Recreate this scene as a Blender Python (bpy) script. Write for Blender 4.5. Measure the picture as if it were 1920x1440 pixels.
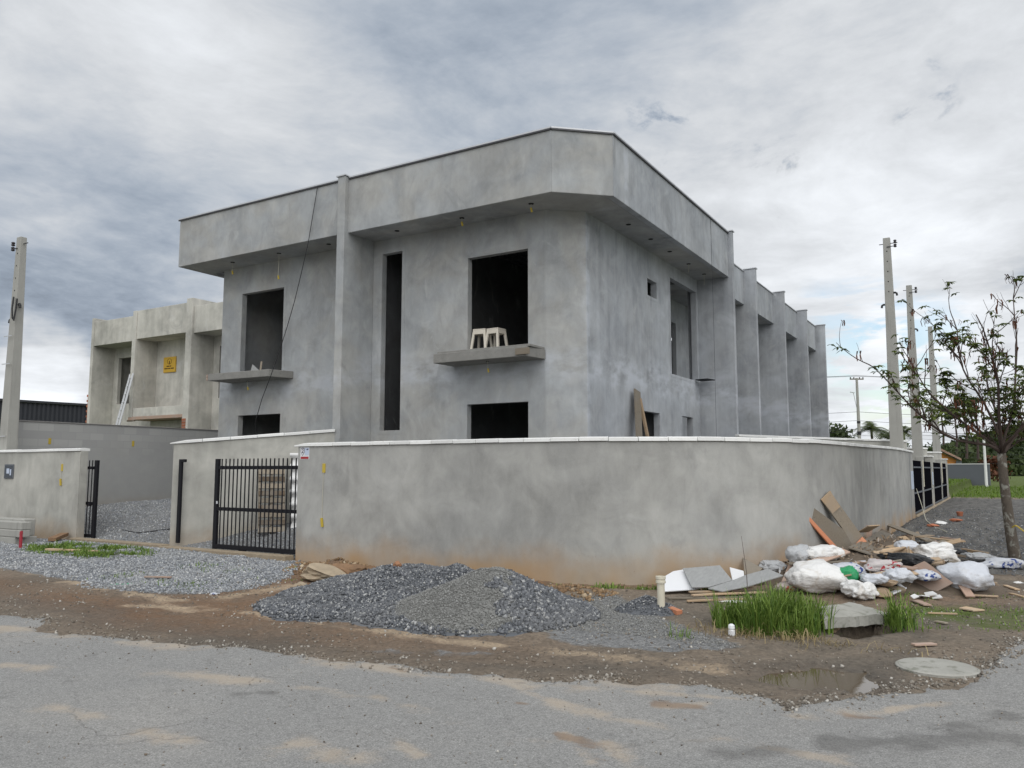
import bpy, math, random
import numpy as np
from mathutils import Vector, Matrix, Euler
R = math.radians
random.seed(7); rng = np.random.default_rng(11)
for o in list(bpy.data.objects): bpy.data.objects.remove(o)
sc = bpy.context.scene; COL = sc.collection

# ------------------------------------------------------------------ camera
FPX, EYE = 1508.0, 1.6
TH = math.atan(160 / FPX); AZ = math.atan(918 * math.cos(TH) / FPX)
cam = bpy.data.objects.new('camera', bpy.data.cameras.new('camera')); COL.objects.link(cam)
cam.location = (0, 0, EYE); cam.rotation_euler = (math.pi / 2 + TH, 0, AZ)
cam.data.sensor_fit = 'HORIZONTAL'; cam.data.sensor_width = 36; cam.data.lens = 36 * FPX / 1920
cam.data.clip_start = .05; cam.data.clip_end = 4000
sc.camera = cam
sc.render.resolution_x, sc.render.resolution_y = 1024, 768
FW = np.array([-math.sin(AZ) * math.cos(TH), math.cos(AZ) * math.cos(TH), math.sin(TH)])
RT = np.array([math.cos(AZ), math.sin(AZ), 0]); UP = np.cross(RT, FW)
EYEP = np.array([0, 0, EYE])
def sight(x, y):
    d = FW * FPX + RT * (x - 960) + UP * (720 - y); return d / np.linalg.norm(d)
def G(x, y, z=0.0):                      # survey: where a sight line meets the level z
    d = sight(x, y); return EYEP + d * ((z - EYE) / d[2])
def D(x, y, dep):                        # survey: point at a given distance ahead
    d = sight(x, y); return EYEP + d * (dep / (d @ FW))

# ------------------------------------------------------------------ node helpers
class NT:
    def __init__(s, tree): s.t = tree; s.n = tree.nodes; s.l = tree.links; s.n.clear()
    def new(s, typ, **kw):
        n = s.n.new(typ)
        for k, v in kw.items(): setattr(n, k, v)
        return n
    def put(s, sock, v):
        if v is None: return
        if hasattr(v, 'links') or hasattr(v, 'is_output'): s.l.new(v, sock)
        else: sock.default_value = v
    def m(s, op, a, b=None, c=None, clamp=False):
        n = s.new('ShaderNodeMath', operation=op, use_clamp=clamp)
        for i, v in enumerate((a, b, c)): s.put(n.inputs[i], v)
        return n.outputs[0]
    def v(s, op, a, b=None):
        n = s.new('ShaderNodeVectorMath', operation=op)
        s.put(n.inputs[0], a)
        if b is not None: s.put(n.inputs[3] if op == 'SCALE' else n.inputs[1], b)
        return n.outputs['Value'] if op in ('DOT_PRODUCT', 'LENGTH') else n.outputs[0]
    def mix(s, f, a, b, bt='MIX'):
        n = s.new('ShaderNodeMix', data_type='RGBA', blend_type=bt)
        n.clamp_factor = True
        s.put(n.inputs[0], f)
        for i, c in ((6, a), (7, b)):
            if isinstance(c, tuple) and len(c) == 3: c = (*c, 1)
            s.put(n.inputs[i], c)
        return n.outputs[2]
    def ramp(s, x, a, b, c=0.0, d=1.0, smooth=True):
        n = s.new('ShaderNodeMapRange', interpolation_type='SMOOTHSTEP' if smooth else 'LINEAR')
        for i, v in enumerate((x, a, b, c, d)): s.put(n.inputs[i], v)
        return n.outputs[0]
    def noise(s, vec, scale, det=4, rough=.55, dist=0.0, out=0):
        n = s.new('ShaderNodeTexNoise'); s.put(n.inputs['Vector'], vec)
        n.inputs['Scale'].default_value = scale; n.inputs['Detail'].default_value = det
        n.inputs['Roughness'].default_value = rough; n.inputs['Distortion'].default_value = dist
        return n.outputs[out]
    def vor(s, vec, scale, feat='F1', out='Distance'):
        n = s.new('ShaderNodeTexVoronoi', feature=feat); s.put(n.inputs['Vector'], vec)
        n.inputs['Scale'].default_value = scale
        return n.outputs[out]
    def scl(s, vec, x, y, z):
        return s.v('MULTIPLY', vec, (x, y, z))
    def attr(s, name): return s.new('ShaderNodeAttribute', attribute_name=name).outputs['Fac']
    def bump(s, hgt, strength=.3, dist=.01):
        n = s.new('ShaderNodeBump'); n.inputs['Strength'].default_value = strength
        n.inputs['Distance'].default_value = dist; s.put(n.inputs['Height'], hgt); return n.outputs[0]
    def pos(s): return s.new('ShaderNodeNewGeometry').outputs['Position']
    def obj(s): return s.new('ShaderNodeTexCoord').outputs['Object']
    def rnd(s): return s.new('ShaderNodeObjectInfo').outputs['Random']
    def xyz(s, vec):
        n = s.new('ShaderNodeSeparateXYZ'); s.put(n.inputs[0], vec); return n.outputs
def mat(name, fn):
    mt = bpy.data.materials.new(name); mt.use_nodes = True; t = NT(mt.node_tree)
    b = t.new('ShaderNodeBsdfPrincipled'); o = t.new('ShaderNodeOutputMaterial')
    t.l.new(b.outputs[0], o.inputs[0])
    def bs(**k):
        for key, v in k.items():
            key = {'col': 'Base Color', 'rough': 'Roughness', 'metal': 'Metallic', 'normal': 'Normal', 'spec': 'Specular IOR Level',
                   'trans': 'Transmission Weight', 'coat': 'Coat Weight', 'sss': 'Subsurface Weight', 'ior': 'IOR'}[key]
            if isinstance(v, tuple) and len(v) == 3: v = (*v, 1)
            t.put(b.inputs[key], v)
    bs(rough=.85, spec=.3)
    fn(t, bs); return mt

# ------------------------------------------------------------------ sky and sun
SUN_EL, SUN_AZ = 50.0, 141.5             # high, behind the camera's right shoulder, veiled by cloud
wd = bpy.data.worlds.new('World'); sc.world = wd; wd.use_nodes = True
t = NT(wd.node_tree)
d = t.v('NORMALIZE', t.new('ShaderNodeTexCoord').outputs['Generated'])
dx, dy, dz = t.xyz(d)
den = t.m('ADD', t.m('MAXIMUM', dz, 0.0), .13)
cmb = t.new('ShaderNodeCombineXYZ')
t.put(cmb.inputs[0], t.m('DIVIDE', dx, den)); t.put(cmb.inputs[1], t.m('DIVIDE', dy, den))
cp = cmb.outputs[0]
wob = t.v('SUBTRACT', t.noise(cp, .9, 3, .5, 0, out=1), (.5, .5, .5))
cw = t.v('ADD', cp, t.v('SCALE', wob, .55))
big = t.noise(t.scl(cw, .8, 1.15, 1), .62, 3, .5)
mid = t.noise(cw, 1.9, 10, .62)
fine = t.noise(cw, 4.2, 8, .62)
dn = t.v('NORMALIZE', t.v('ADD', d, t.v('SCALE', t.v('SUBTRACT', t.noise(d, 5.0, 5, .55, 0, out=1), (.5, .5, .5)), .2)))
def blob(px_, py_, inner, outer):
    c = t.v('DOT_PRODUCT', dn, tuple(sight(px_, py_)))
    return t.ramp(c, math.cos(R(outer)), math.cos(R(inner)))
val = t.m('ADD', t.m('MULTIPLY', big, .55), t.m('ADD', t.m('MULTIPLY', mid, .72), t.m('MULTIPLY', fine, .34)))
val = t.m('SUBTRACT', val, .805)
lum = t.m('MULTIPLY_ADD', val, .80, .535)
for px_, py_, a, b, s in ((230, 620, 1, 18, -.135), (850, 60, 2, 22, -.12), (80, 722, .3, 5.0, .36), (1590, 540, 1, 13, .18),
                          (560, 270, 2, 15, .10), (1290, 320, 1, 7, .05), (1700, 90, 4, 16, .06), (1780, 740, 2, 9, .12), (-300, 300, 5, 25, -.03)):
    lum = t.m('MULTIPLY_ADD', blob(px_, py_, a, b), s, lum)
# torn scud below the main layer
scud = t.ramp(t.noise(t.scl(d, 1, 1, 1.6), 15, 7, .62, .3), .53, .70)
smask = None
for px_, py_, a, b in ((1265, 255, .4, 3.2), (1425, 290, .3, 2.6), (1500, 372, .3, 2.3), (1740, 180, .3, 2.4)):
    bb = blob(px_, py_, a, b); smask = bb if smask is None else t.m('MAXIMUM', smask, bb)
lum = t.m('MULTIPLY_ADD', t.m('MULTIPLY', scud, smask), -.24, lum)
# clouds thin and whiten towards the skyline
lum = t.m('MULTIPLY_ADD', t.ramp(dz, .0, .16, 1, 0), .05, lum)
lum = t.m('MAXIMUM', lum, .2)
tint = t.mix(t.ramp(lum, .30, .62), (.79, .925, 1.12), (.965, 1.0, 1.045))
ccol = t.mix(1.0, tint, t.new('ShaderNodeCombineColor').outputs[0], 'MULTIPLY')
cc = ccol.node
ccn = t.new('ShaderNodeCombineXYZ')
for i in range(3): t.put(ccn.inputs[i], lum)
t.l.new(ccn.outputs[0], cc.inputs[7])
bg_c = t.new('ShaderNodeBackground'); t.l.new(ccol, bg_c.inputs[0]); bg_c.inputs[1].default_value = .70
sky = t.new('ShaderNodeTexSky', sky_type='NISHITA'); sky.sun_disc = False
sky.sun_elevation = R(SUN_EL); sky.sun_rotation = R(SUN_AZ); sky.air_density = 1.2; sky.dust_density = 1.5
bg_s = t.new('ShaderNodeBackground'); t.l.new(sky.outputs[0], bg_s.inputs[0]); bg_s.inputs[1].default_value = .10
gap = t.m('MULTIPLY', t.ramp(t.noise(cw, 3.2, 6, .6), .56, .44), blob(1670, 672, .8, 6.5))
gap = t.m('MULTIPLY', gap, .95)
mx = t.new('ShaderNodeMixShader'); t.put(mx.inputs[0], gap)
t.l.new(bg_c.outputs[0], mx.inputs[1]); t.l.new(bg_s.outputs[0], mx.inputs[2])
wo = t.new('ShaderNodeOutputWorld'); t.l.new(mx.outputs[0], wo.inputs[0])
sun = bpy.data.objects.new('sun', bpy.data.lights.new('sun', 'SUN')); COL.objects.link(sun)
sun.data.energy = 1.45; sun.data.angle = R(90); sun.data.color = (1, .985, .96)
sdir = Vector((math.sin(R(SUN_AZ)) * math.cos(R(SUN_EL)), math.cos(R(SUN_AZ)) * math.cos(R(SUN_EL)), math.sin(R(SUN_EL))))
sun.rotation_euler = sdir.to_track_quat('Z', 'Y').to_euler(); sun.location = (5, -8, 30)
vs = sc.view_settings; vs.view_transform = 'Standard'; vs.look = 'None'; vs.exposure = 0.76; vs.gamma = 1; vs.use_curve_mapping = False
sc.render.engine = 'CYCLES'; sc.cycles.max_bounces = 6; sc.cycles.diffuse_bounces = 4

# ------------------------------------------------------------------ mesh helpers
WT = {}                                  # world place of every parent
def props(o, label=None, cat=None, group=None, kind=None):
    for k, v in (('label', label), ('category', cat), ('group', group), ('kind', kind)):
        if v: o[k] = v
    return o
def thing(name, label, cat, loc, group=None):
    o = bpy.data.objects.new(name, None); COL.objects.link(o); o.empty_display_size = .2
    o.location = loc; WT[o] = np.array(loc, float); return props(o, label, cat, group)
def make_mesh(name, V, F, mt, smooth=False):
    me = bpy.data.meshes.new(name)
    me.from_pydata([tuple(map(float, v)) for v in V], [], [tuple(map(int, f)) for f in F]); me.update()
    for m_ in (mt if isinstance(mt, (list, tuple)) else [mt]): me.materials.append(m_)
    if smooth: me.polygons.foreach_set('use_smooth', [True] * len(me.polygons))
    return me
def link(name, me, parent=None, at=None):
    o = bpy.data.objects.new(name, me); COL.objects.link(o)
    at = np.zeros(3) if at is None else np.array(at, float)
    if parent is not None:
        o.parent = parent; o.location = at - WT[parent]
    else: o.location = at
    WT[o] = at; return o
def bev(o, w=.01, seg=2):
    b = o.modifiers.new('bevel', 'BEVEL'); b.width = w; b.segments = seg; b.limit_method = 'ANGLE'; b.angle_limit = R(40); return o
class MB:
    def __init__(s): s.V = []; s.F = []
    def add(s, V, F):
        k = len(s.V); s.V += [tuple(v) for v in V]; s.F += [tuple(i + k for i in f) for f in F]; return s
    def box(s, a, b):
        (x0, y0, z0), (x1, y1, z1) = a, b
        V = [(x0, y0, z0), (x1, y0, z0), (x1, y1, z0), (x0, y1, z0), (x0, y0, z1), (x1, y0, z1), (x1, y1, z1), (x0, y1, z1)]
        return s.add(V, [(0, 3, 2, 1), (4, 5, 6, 7), (0, 1, 5, 4), (1, 2, 6, 5), (2, 3, 7, 6), (3, 0, 4, 7)])
    def prism(s, poly, z0, z1):
        n = len(poly); V = [(x, y, z0) for x, y in poly] + [(x, y, z1) for x, y in poly]
        return s.add(V, [tuple(range(n - 1, -1, -1)), tuple(range(n, 2 * n))] + [(i, (i + 1) % n, n + (i + 1) % n, n + i) for i in range(n)])
    def sheet(s, pts, th):                # polygon of 3-D points given a thickness along its normal
        P = np.array(pts, float); c = P.mean(0); nrm = np.zeros(3)
        for i in range(len(P)): nrm += np.cross(P[i] - c, P[(i + 1) % len(P)] - c)
        nrm /= np.linalg.norm(nrm); n = len(P)
        V = list(P - nrm * th / 2) + list(P + nrm * th / 2)
        return s.add(V, [tuple(range(n - 1, -1, -1)), tuple(range(n, 2 * n))] + [(i, (i + 1) % n, n + (i + 1) % n, n + i) for i in range(n)])
    def beam(s, p, q, w, h, upv=(0, 0, 1)):
        p, q = np.array(p, float), np.array(q, float); a = (q - p) / np.linalg.norm(q - p)
        u = np.array(upv, float)
        if abs(a @ u) > .98: u = np.array((0, 1, 0.))
        sd = np.cross(a, u); sd /= np.linalg.norm(sd); u = np.cross(sd, a)
        V = [e + sd * i * w / 2 + u * j * h / 2 for e in (p, q) for i, j in ((-1, -1), (1, -1), (1, 1), (-1, 1))]
        return s.add(V, [(0, 3, 2, 1), (4, 5, 6, 7), (0, 1, 5, 4), (1, 2, 6, 5), (2, 3, 7, 6), (3, 0, 4, 7)])
    def tube(s, pts, rad, n=6, cap=True):
        P = np.array(pts, float); m_ = len(P)
        rad = np.full(m_, rad) if np.isscalar(rad) else np.array(rad)
        tg = np.gradient(P, axis=0); tg /= np.linalg.norm(tg, axis=1)[:, None] + 1e-9
        ref = np.array((0, 0, 1.)) if abs(tg[0][2]) < .9 else np.array((1., 0, 0)); V = []
        for i in range(m_):
            a = np.cross(tg[i], ref); a /= np.linalg.norm(a) + 1e-9; b = np.cross(tg[i], a); ref = np.cross(a, tg[i])
            V += [P[i] + rad[i] * (math.cos(k * 2 * math.pi / n) * a + math.sin(k * 2 * math.pi / n) * b) for k in range(n)]
        F = [(i * n + k, i * n + (k + 1) % n, (i + 1) * n + (k + 1) % n, (i + 1) * n + k) for i in range(m_ - 1) for k in range(n)]
        if cap: F += [tuple(range(n - 1, -1, -1)), tuple(range((m_ - 1) * n, m_ * n))]
        return s.add(V, F)
    def lathe(s, prof, c=(0, 0, 0), n=20):
        V = [(c[0] + r * math.cos(k * 2 * math.pi / n), c[1] + r * math.sin(k * 2 * math.pi / n), c[2] + z) for r, z in prof for k in range(n)]
        m_ = len(prof)
        F = [(i * n + k, i * n + (k + 1) % n, (i + 1) * n + (k + 1) % n, (i + 1) * n + k) for i in range(m_ - 1) for k in range(n)]
        return s.add(V, F + [tuple(range(n - 1, -1, -1)), tuple(range((m_ - 1) * n, m_ * n))])
    def part(s, name, mt, parent, bevel=0, smooth=False, label=None, kind=None):
        V = np.array(s.V, float); c = np.array((*(V.min(0)[:2] + V.max(0)[:2]) / 2, V[:, 2].min()))
        o = link(name, make_mesh(name, V - c, s.F, mt, smooth), parent, c)
        if bevel: bev(o, bevel)
        return props(o, label=label, kind=kind)
    def one(s, name, label, cat, mt, group=None, bevel=0, smooth=False, kind=None):
        o = s.part(name, mt, None, bevel, smooth); return props(o, label, cat, group, kind)

def vnoise(x, y, seed=0):
    xi, yi = np.floor(x).astype(np.int64), np.floor(y).astype(np.int64); fx, fy = x - xi, y - yi
    fx = fx * fx * (3 - 2 * fx); fy = fy * fy * (3 - 2 * fy)
    def h(a, b):
        n = (a * 374761393 + b * 668265263 + seed * 1442695041) & 0x7fffffff
        n = ((n ^ (n >> 13)) * 1274126177) & 0x7fffffff
        return ((n ^ (n >> 16)) & 0xffff) / 65535.0
    return (h(xi, yi) * (1 - fx) + h(xi + 1, yi) * fx) * (1 - fy) + (h(xi, yi + 1) * (1 - fx) + h(xi + 1, yi + 1) * fx) * fy
def fbm(x, y, seed=0, octv=4):
    s = 0; a = .5; tot = 0
    for i in range(octv):
        s = s + a * vnoise(x, y, seed + i * 17); tot += a; x = x * 2.03 + 3.1; y = y * 2.03 + 7.7; a *= .5
    return s / tot
def sstep(x, a, b):
    k = np.clip((x - a) / (b - a), 0, 1); return k * k * (3 - 2 * k)
def poly_sd(x, y, P):                     # signed distance to a polygon, inside positive
    P = np.array(P, float); dmin = np.full(x.shape, 1e9); ins = np.zeros(x.shape, bool); n = len(P)
    for i in range(n):
        a, b = P[i], P[(i + 1) % n]; e = b - a
        k = np.clip(((x - a[0]) * e[0] + (y - a[1]) * e[1]) / (e @ e), 0, 1)
        dmin = np.minimum(dmin, np.hypot(x - a[0] - k * e[0], y - a[1] - k * e[1]))
        c = ((a[1] > y) != (b[1] > y)) & (x < (b[0] - a[0]) * (y - a[1]) / (b[1] - a[1] + 1e-12) + a[0]); ins ^= c
    return np.where(ins, dmin, -dmin)
def line_d(x, y, P):
    dmin = np.full(np.shape(x), 1e9)
    for a, b in zip(P[:-1], P[1:]):
        a, b = np.array(a[:2]), np.array(b[:2]); e = b - a
        k = np.clip(((x - a[0]) * e[0] + (y - a[1]) * e[1]) / (e @ e), 0, 1)
        dmin = np.minimum(dmin, np.hypot(x - a[0] - k * e[0], y - a[1] - k * e[1]))
    return dmin
# ------------------------------------------------------------------ materials
def plaster(name, base, warm, mud=0.0, streak=.5, pale=.35, band=0.0):
    def fn(t, bs):
        p = t.pos(); x, y, z = t.xyz(p)
        big = t.noise(p, .55, 3, .5, .3); cl = t.noise(p, 1.5, 5, .6, .7); trow = t.noise(t.scl(p, 1, 1, .55), 5.5, 4, .62, .6)
        st = t.noise(t.scl(p, 5, 5, .35), 1.0, 3, .55); gr = t.noise(p, 90, 3, .6)
        f = t.m('ADD', t.m('MULTIPLY', t.m('SUBTRACT', big, .5), .55), t.m('MULTIPLY', t.m('SUBTRACT', cl, .5), .62))
        f = t.m('ADD', f, t.m('MULTIPLY', t.m('SUBTRACT', trow, .5), .26))
        f = t.m('ADD', f, t.m('MULTIPLY', t.m('SUBTRACT', st, .5), .30 * streak))
        f = t.m('ADD', f, t.m('MULTIPLY', t.m('SUBTRACT', gr, .5), .16))
        k = t.m('ADD', 1.0, t.m('MULTIPLY', f, 1.25))
        col = t.mix(t.ramp(t.noise(p, .8, 4, .6, .4), .38, .66), base, warm)
        sc_ = t.new('ShaderNodeVectorMath', operation='SCALE'); t.put(sc_.inputs[0], col); t.put(sc_.inputs[3], k); col = sc_.outputs[0]
        ef = t.ramp(t.noise(t.scl(p, 1.2, 1.2, .8), 2.1, 6, .62, .9), .56, .78)       # pale lime bloom
        col = t.mix(t.m('MULTIPLY', ef, pale), col, (.55, .555, .55))
        damp = t.ramp(t.noise(t.scl(p, 1, 1, .7), 1.1, 6, .65, 1.1), .60, .72)         # darker unset patches
        col = t.mix(t.m('MULTIPLY', damp, .32), col, (.20, .20, .195))
        if band:                              # lime bloom along the floor slab and the corner joint
            zz = t.m('ADD', z, t.m('MULTIPLY', t.m('SUBTRACT', t.noise(p, 1.2, 5, .6), .5), .9))
            bm = t.m('MULTIPLY', t.ramp(zz, 3.15, 3.6), t.ramp(zz, 4.3, 3.75))
            jn = t.ramp(t.m('ABSOLUTE', t.m('ADD', t.m('SUBTRACT', y, 14.46), t.m('MULTIPLY', t.m('SUBTRACT', t.noise(p, 3, 4, .6), .5), .3))), .16, .02)
            bm = t.m('MAXIMUM', bm, t.m('MULTIPLY', jn, .8)); bm = t.m('MULTIPLY', bm, t.ramp(t.noise(t.scl(p, 1, 1, 2), 1.6, 5, .6), .36, .62))
            col = t.mix(t.m('MULTIPLY', bm, band), col, (.52, .545, .59))
        if mud:
            h = t.m('ADD', z, t.m('MULTIPLY', t.m('SUBTRACT', t.noise(p, 1.3, 5, .6), .5), .75))
            mk = t.ramp(h, .62, .02)
            mk = t.m('MULTIPLY', mk, t.ramp(t.noise(t.scl(p, 1, 1, .5), .9, 3, .55), .30, .62, .4, 1))
            col = t.mix(t.m('MULTIPLY', mk, mud), col, (.40, .27, .155))
            sp = t.ramp(t.vor(t.v('ADD', p, t.v('SCALE', t.noise(p, 9, 2, .5, 0, 1), .1)), 13), .12, .05)
            col = t.mix(t.m('MULTIPLY', t.m('MULTIPLY', sp, t.ramp(z, .75, .2)), .35), col, (.2, .13, .08))
        hgt = t.m('ADD', t.m('MULTIPLY', trow, .6), t.m('MULTIPLY', gr, .35))
        bs(col=col, rough=.9, spec=.2, normal=t.bump(hgt, .30, .012))
    return mat(name, fn)
M = {}
M['render'] = plaster('cement_render', (.318, .330, .337), (.345, .343, .329), band=.45)
M['render_skylit'] = plaster('cement_render_skylit', (.345, .362, .385), (.352, .364, .378), streak=1.3, pale=.5, band=.75)  # same render, paler and bluer: light from the sky painted into the colour
M['render_wall'] = plaster('cement_render_yard_wall', (.368, .364, .344), (.328, .326, .312), mud=1.0, streak=.35, pale=.25)
M['render_low'] = plaster('cement_render_low_wall', (.41, .402, .367), (.365, .361, .33), mud=.7, streak=.8, pale=.3)
M['render_old'] = plaster('cement_render_old', (.50, .485, .44), (.43, .42, .38), streak=1.2, pale=.5)
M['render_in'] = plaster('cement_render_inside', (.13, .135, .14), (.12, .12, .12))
def f(t, bs):
    p = t.pos(); n = t.noise(p, 3, 5, .6); g = t.noise(p, 60, 3, .6)
    br = t.new('ShaderNodeTexBrick'); yz = t.new('ShaderNodeCombineXYZ'); x, y, z = t.xyz(p)
    t.put(yz.inputs[0], y); t.put(yz.inputs[1], z); t.put(br.inputs['Vector'], yz.outputs[0])
    br.inputs['Scale'].default_value = 1.0; br.inputs['Brick Width'].default_value = .4; br.inputs['Row Height'].default_value = .2
    br.inputs['Mortar Size'].default_value = .012; br.inputs['Mortar Smooth'].default_value = .8
    br.inputs['Color1'].default_value = (.345, .343, .335, 1); br.inputs['Color2'].default_value = (.43, .426, .41, 1); br.inputs['Mortar'].default_value = (.335, .335, .33, 1)
    top = t.ramp(t.m('ADD', z, t.m('MULTIPLY', n, .5)), 2.15, 2.55)
    c = t.mix(t.m('MULTIPLY', top, .8), t.mix(n, (.32, .322, .318), (.40, .397, .382)), br.outputs[0])
    c = t.mix(t.m('MULTIPLY', t.ramp(t.noise(t.scl(p, 1, 1, .6), 1.2, 4, .6, .6), .5, .7), .45), c, (.36, .355, .335))
    mk = t.ramp(t.m('ADD', z, t.m('MULTIPLY', n, .4)), 1.15, .6)
    c = t.mix(t.m('MULTIPLY', mk, .6), c, (.34, .285, .215))
    bs(col=c, normal=t.bump(t.m('ADD', g, n), .35, .012))
M['render_back'] = mat('thin_render_over_blocks', f)
def flat(name, c, rough=.6, var=.12, scale=6, metal=0, bump=.1, spec=.4, coat=0):
    def fn(t, bs):
        p = t.obj(); n = t.noise(p, scale, 5, .6, .3); r = t.m('MULTIPLY_ADD', t.rnd(), .5, .75) if var > .15 else 1.0
        a = tuple(v * (1 - var) for v in c); b = tuple(min(1, v * (1 + var)) for v in c)
        col = t.mix(n, a, b)
        if var > .15:
            s_ = t.new('ShaderNodeVectorMath', operation='SCALE'); t.put(s_.inputs[0], col); t.put(s_.inputs[3], r); col = s_.outputs[0]
        bs(col=col, rough=rough, metal=metal, spec=spec, normal=t.bump(t.noise(p, scale * 9, 4, .6), bump, .006))
    return mat(name, fn)
def f(t, bs):
    p = t.pos(); n = t.noise(p, 7, 5, .6, .4); st = t.ramp(t.noise(t.scl(p, 1, 1, 3), 17, 4, .65), .55, .75)
    c = t.mix(n, (.78, .78, .76), (.86, .86, .84)); c = t.mix(t.m('MULTIPLY', st, .5), c, (.40, .39, .36))
    s_ = t.new('ShaderNodeVectorMath', operation='SCALE'); t.put(s_.inputs[0], c); t.put(s_.inputs[3], t.m('MULTIPLY_ADD', t.rnd(), .2, .84)); c = s_.outputs[0]
    bs(col=c, rough=.6, normal=t.bump(t.noise(p, 50, 3), .15, .004))
M['coping'] = mat('white_coping', f)
M['coping_edge'] = flat('grey_coping_edge', (.24, .23, .22))
M['steel'] = flat('black_painted_steel', (.009, .009, .012), .55, .1, 4, 0, .04, .25)
M['gate_steel'] = flat('matt_black_gate_steel', (.008, .008, .011), 1.0, .1, 4, 0, .02, 0.0)
M['core'] = flat('crushed_litter_earth', (.10, .078, .058), .95, .3, 16, 0, 1.0)
M['zinc'] = flat('zinc_flashing', (.55, .56, .58), .45, .1, 3, .3, .05)
M['zinc_dark_and_shade'] = flat('flashing_shadow_lip', (.07, .07, .075), .5, .1, 3, .3, .05)  # dark bracket metal, also the painted shade under the flashing
def f(t, bs):
    p = t.pos(); n = t.noise(p, 2.4, 5, .6, .4); st = t.noise(t.scl(p, 9, 9, .5), 1.4, 4, .6); g = t.noise(p, 110, 3, .6)
    c = t.mix(n, (.30, .295, .27), (.40, .395, .365)); c = t.mix(t.m('MULTIPLY', t.ramp(st, .55, .75), .45), c, (.19, .185, .17))
    c = t.mix(t.m('MULTIPLY', t.ramp(g, .56, .72), .35), c, (.15, .15, .14))
    bs(col=c, normal=t.bump(t.m('ADD', g, st), .3, .006))
M['precast'] = mat('precast_concrete', f)
def f(t, bs):
    p = t.pos(); n = t.noise(p, 5, 6, .65, .5); g = t.noise(p, 40, 5, .7)
    c = t.mix(n, (.16, .155, .145), (.30, .295, .275)); c = t.mix(t.m('MULTIPLY', t.ramp(g, .55, .7), .5), c, (.10, .10, .095))
    bs(col=c, normal=t.bump(g, .7, .015))
M['rough_concrete'] = mat('rough_cast_concrete', f)
def f(t, bs):
    p = t.pos(); n = t.noise(p, 4, 6, .65, .5); g = t.noise(p, 35, 5, .7)
    c = t.mix(n, (.27, .265, .235), (.45, .44, .40)); c = t.mix(t.m('MULTIPLY', t.ramp(t.noise(p, 9, 4, .6), .52, .68), .5), c, (.10, .11, .07))
    bs(col=c, normal=t.bump(g, .7, .02))
M['old_slab'] = mat('weathered_slab', f)
def wood(name, a, b, wear=(.30, .28, .25), w=.35):
    def fn(t, bs):
        p = t.obj(); r = t.rnd(); off = t.v('SCALE', (7.3, 3.1, 5.7), r)
        p = t.v('ADD', p, off)
        g = t.noise(t.scl(p, 1.6, 22, 22), 2.2, 5, .6, .8); n = t.noise(p, 3, 4, .6)
        c = t.mix(g, a, b); c = t.mix(t.m('MULTIPLY', t.ramp(n, .42, .66), w), c, wear)
        knot = t.ramp(t.noise(t.scl(p, 4, 14, 14), 1.3, 2, .5), .66, .74); c = t.mix(t.m('MULTIPLY', knot, .6), c, tuple(v * .35 for v in a))
        s_ = t.new('ShaderNodeVectorMath', operation='SCALE'); t.put(s_.inputs[0], c); t.put(s_.inputs[3], t.m('MULTIPLY_ADD', r, .5, .75))
        bs(col=s_.outputs[0], rough=.8, normal=t.bump(g, .5, .004))
    return mat(name, fn)
M['wood'] = wood('pale_pine', (.36, .25, .15), (.50, .37, .245))
M['wood_grey'] = wood('grey_weathered_wood', (.16, .13, .095), (.30, .26, .205), (.23, .22, .20))
M['wood_dark'] = wood('dark_wet_wood', (.085, .062, .042), (.19, .145, .10))
M['wood_orange'] = wood('orange_release_coated_ply', (.55, .20, .10), (.66, .29, .165), (.40, .24, .15), .3)
M['wood_pink'] = wood('faded_pink_brown_board', (.30, .20, .15), (.42, .30, .235))
def bagmat(name, c, dirt, print_=None, gloss=.45):
    def fn(t, bs):
        p = t.obj(); n = t.noise(p, 5, 6, .65, .6); w = t.noise(t.scl(p, 1, 1, 1.5), 9, 5, .6, 1.2); weave = t.noise(p, 160, 2, .5)
        col = t.mix(t.m('MULTIPLY', t.ramp(n, .5, .72), .65), c, dirt)
        if print_:
            x, y, z = t.xyz(p); k = t.noise(t.scl(p, 26, 26, 34), 1, 1, .3)
            k = t.m('MULTIPLY', t.ramp(k, .52, .56), t.ramp(t.noise(p, 5.5, 1, .4), .50, .56)); col = t.mix(k, col, print_)
        bs(col=col, rough=gloss, spec=.4, normal=t.bump(t.m('ADD', t.m('ADD', w, t.m('ABSOLUTE', t.m('SUBTRACT', t.noise(t.scl(p, 1, 1, 1.3), 5, 4, .6, 1.5), .5))), t.m('MULTIPLY', weave, .12)), .8, .022))
    return mat(name, fn)
M['bag_white'] = bagmat('white_woven_sack', (.72, .715, .70), (.44, .375, .30))
M['bag_grey'] = bagmat('grey_woven_sack', (.56, .58, .62), (.42, .40, .37))
M['bag_blue'] = bagmat('printed_cement_bag', (.52, .54, .58), (.36, .33, .28), (.03, .06, .22))
M['bag_dark'] = bagmat('black_bin_liner', (.014, .015, .018), (.05, .045, .04), None, .28)
M['bag_green'] = bagmat('green_plastic_bag', (.02, .27, .10), (.03, .16, .07), None, .3)
M['bag_red'] = bagmat('red_and_white_wrapper', (.50, .46, .45), (.30, .27, .25), (.36, .02, .03))
M['bag_pink'] = bagmat('pinkish_plastic_wrap', (.42, .36, .34), (.30, .25, .22), (.45, .13, .08))
M['film'] = bagmat('cloudy_plastic_film', (.42, .43, .44), (.26, .24, .22), None, .25)
def f(t, bs):
    p = t.obj(); n = t.noise(t.scl(p, 14, 2, 14), 2.0, 5, .65, .6)
    bs(col=t.mix(n, (.20, .205, .205), (.40, .405, .40)), rough=.55, normal=t.bump(n, .2, .004))
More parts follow.
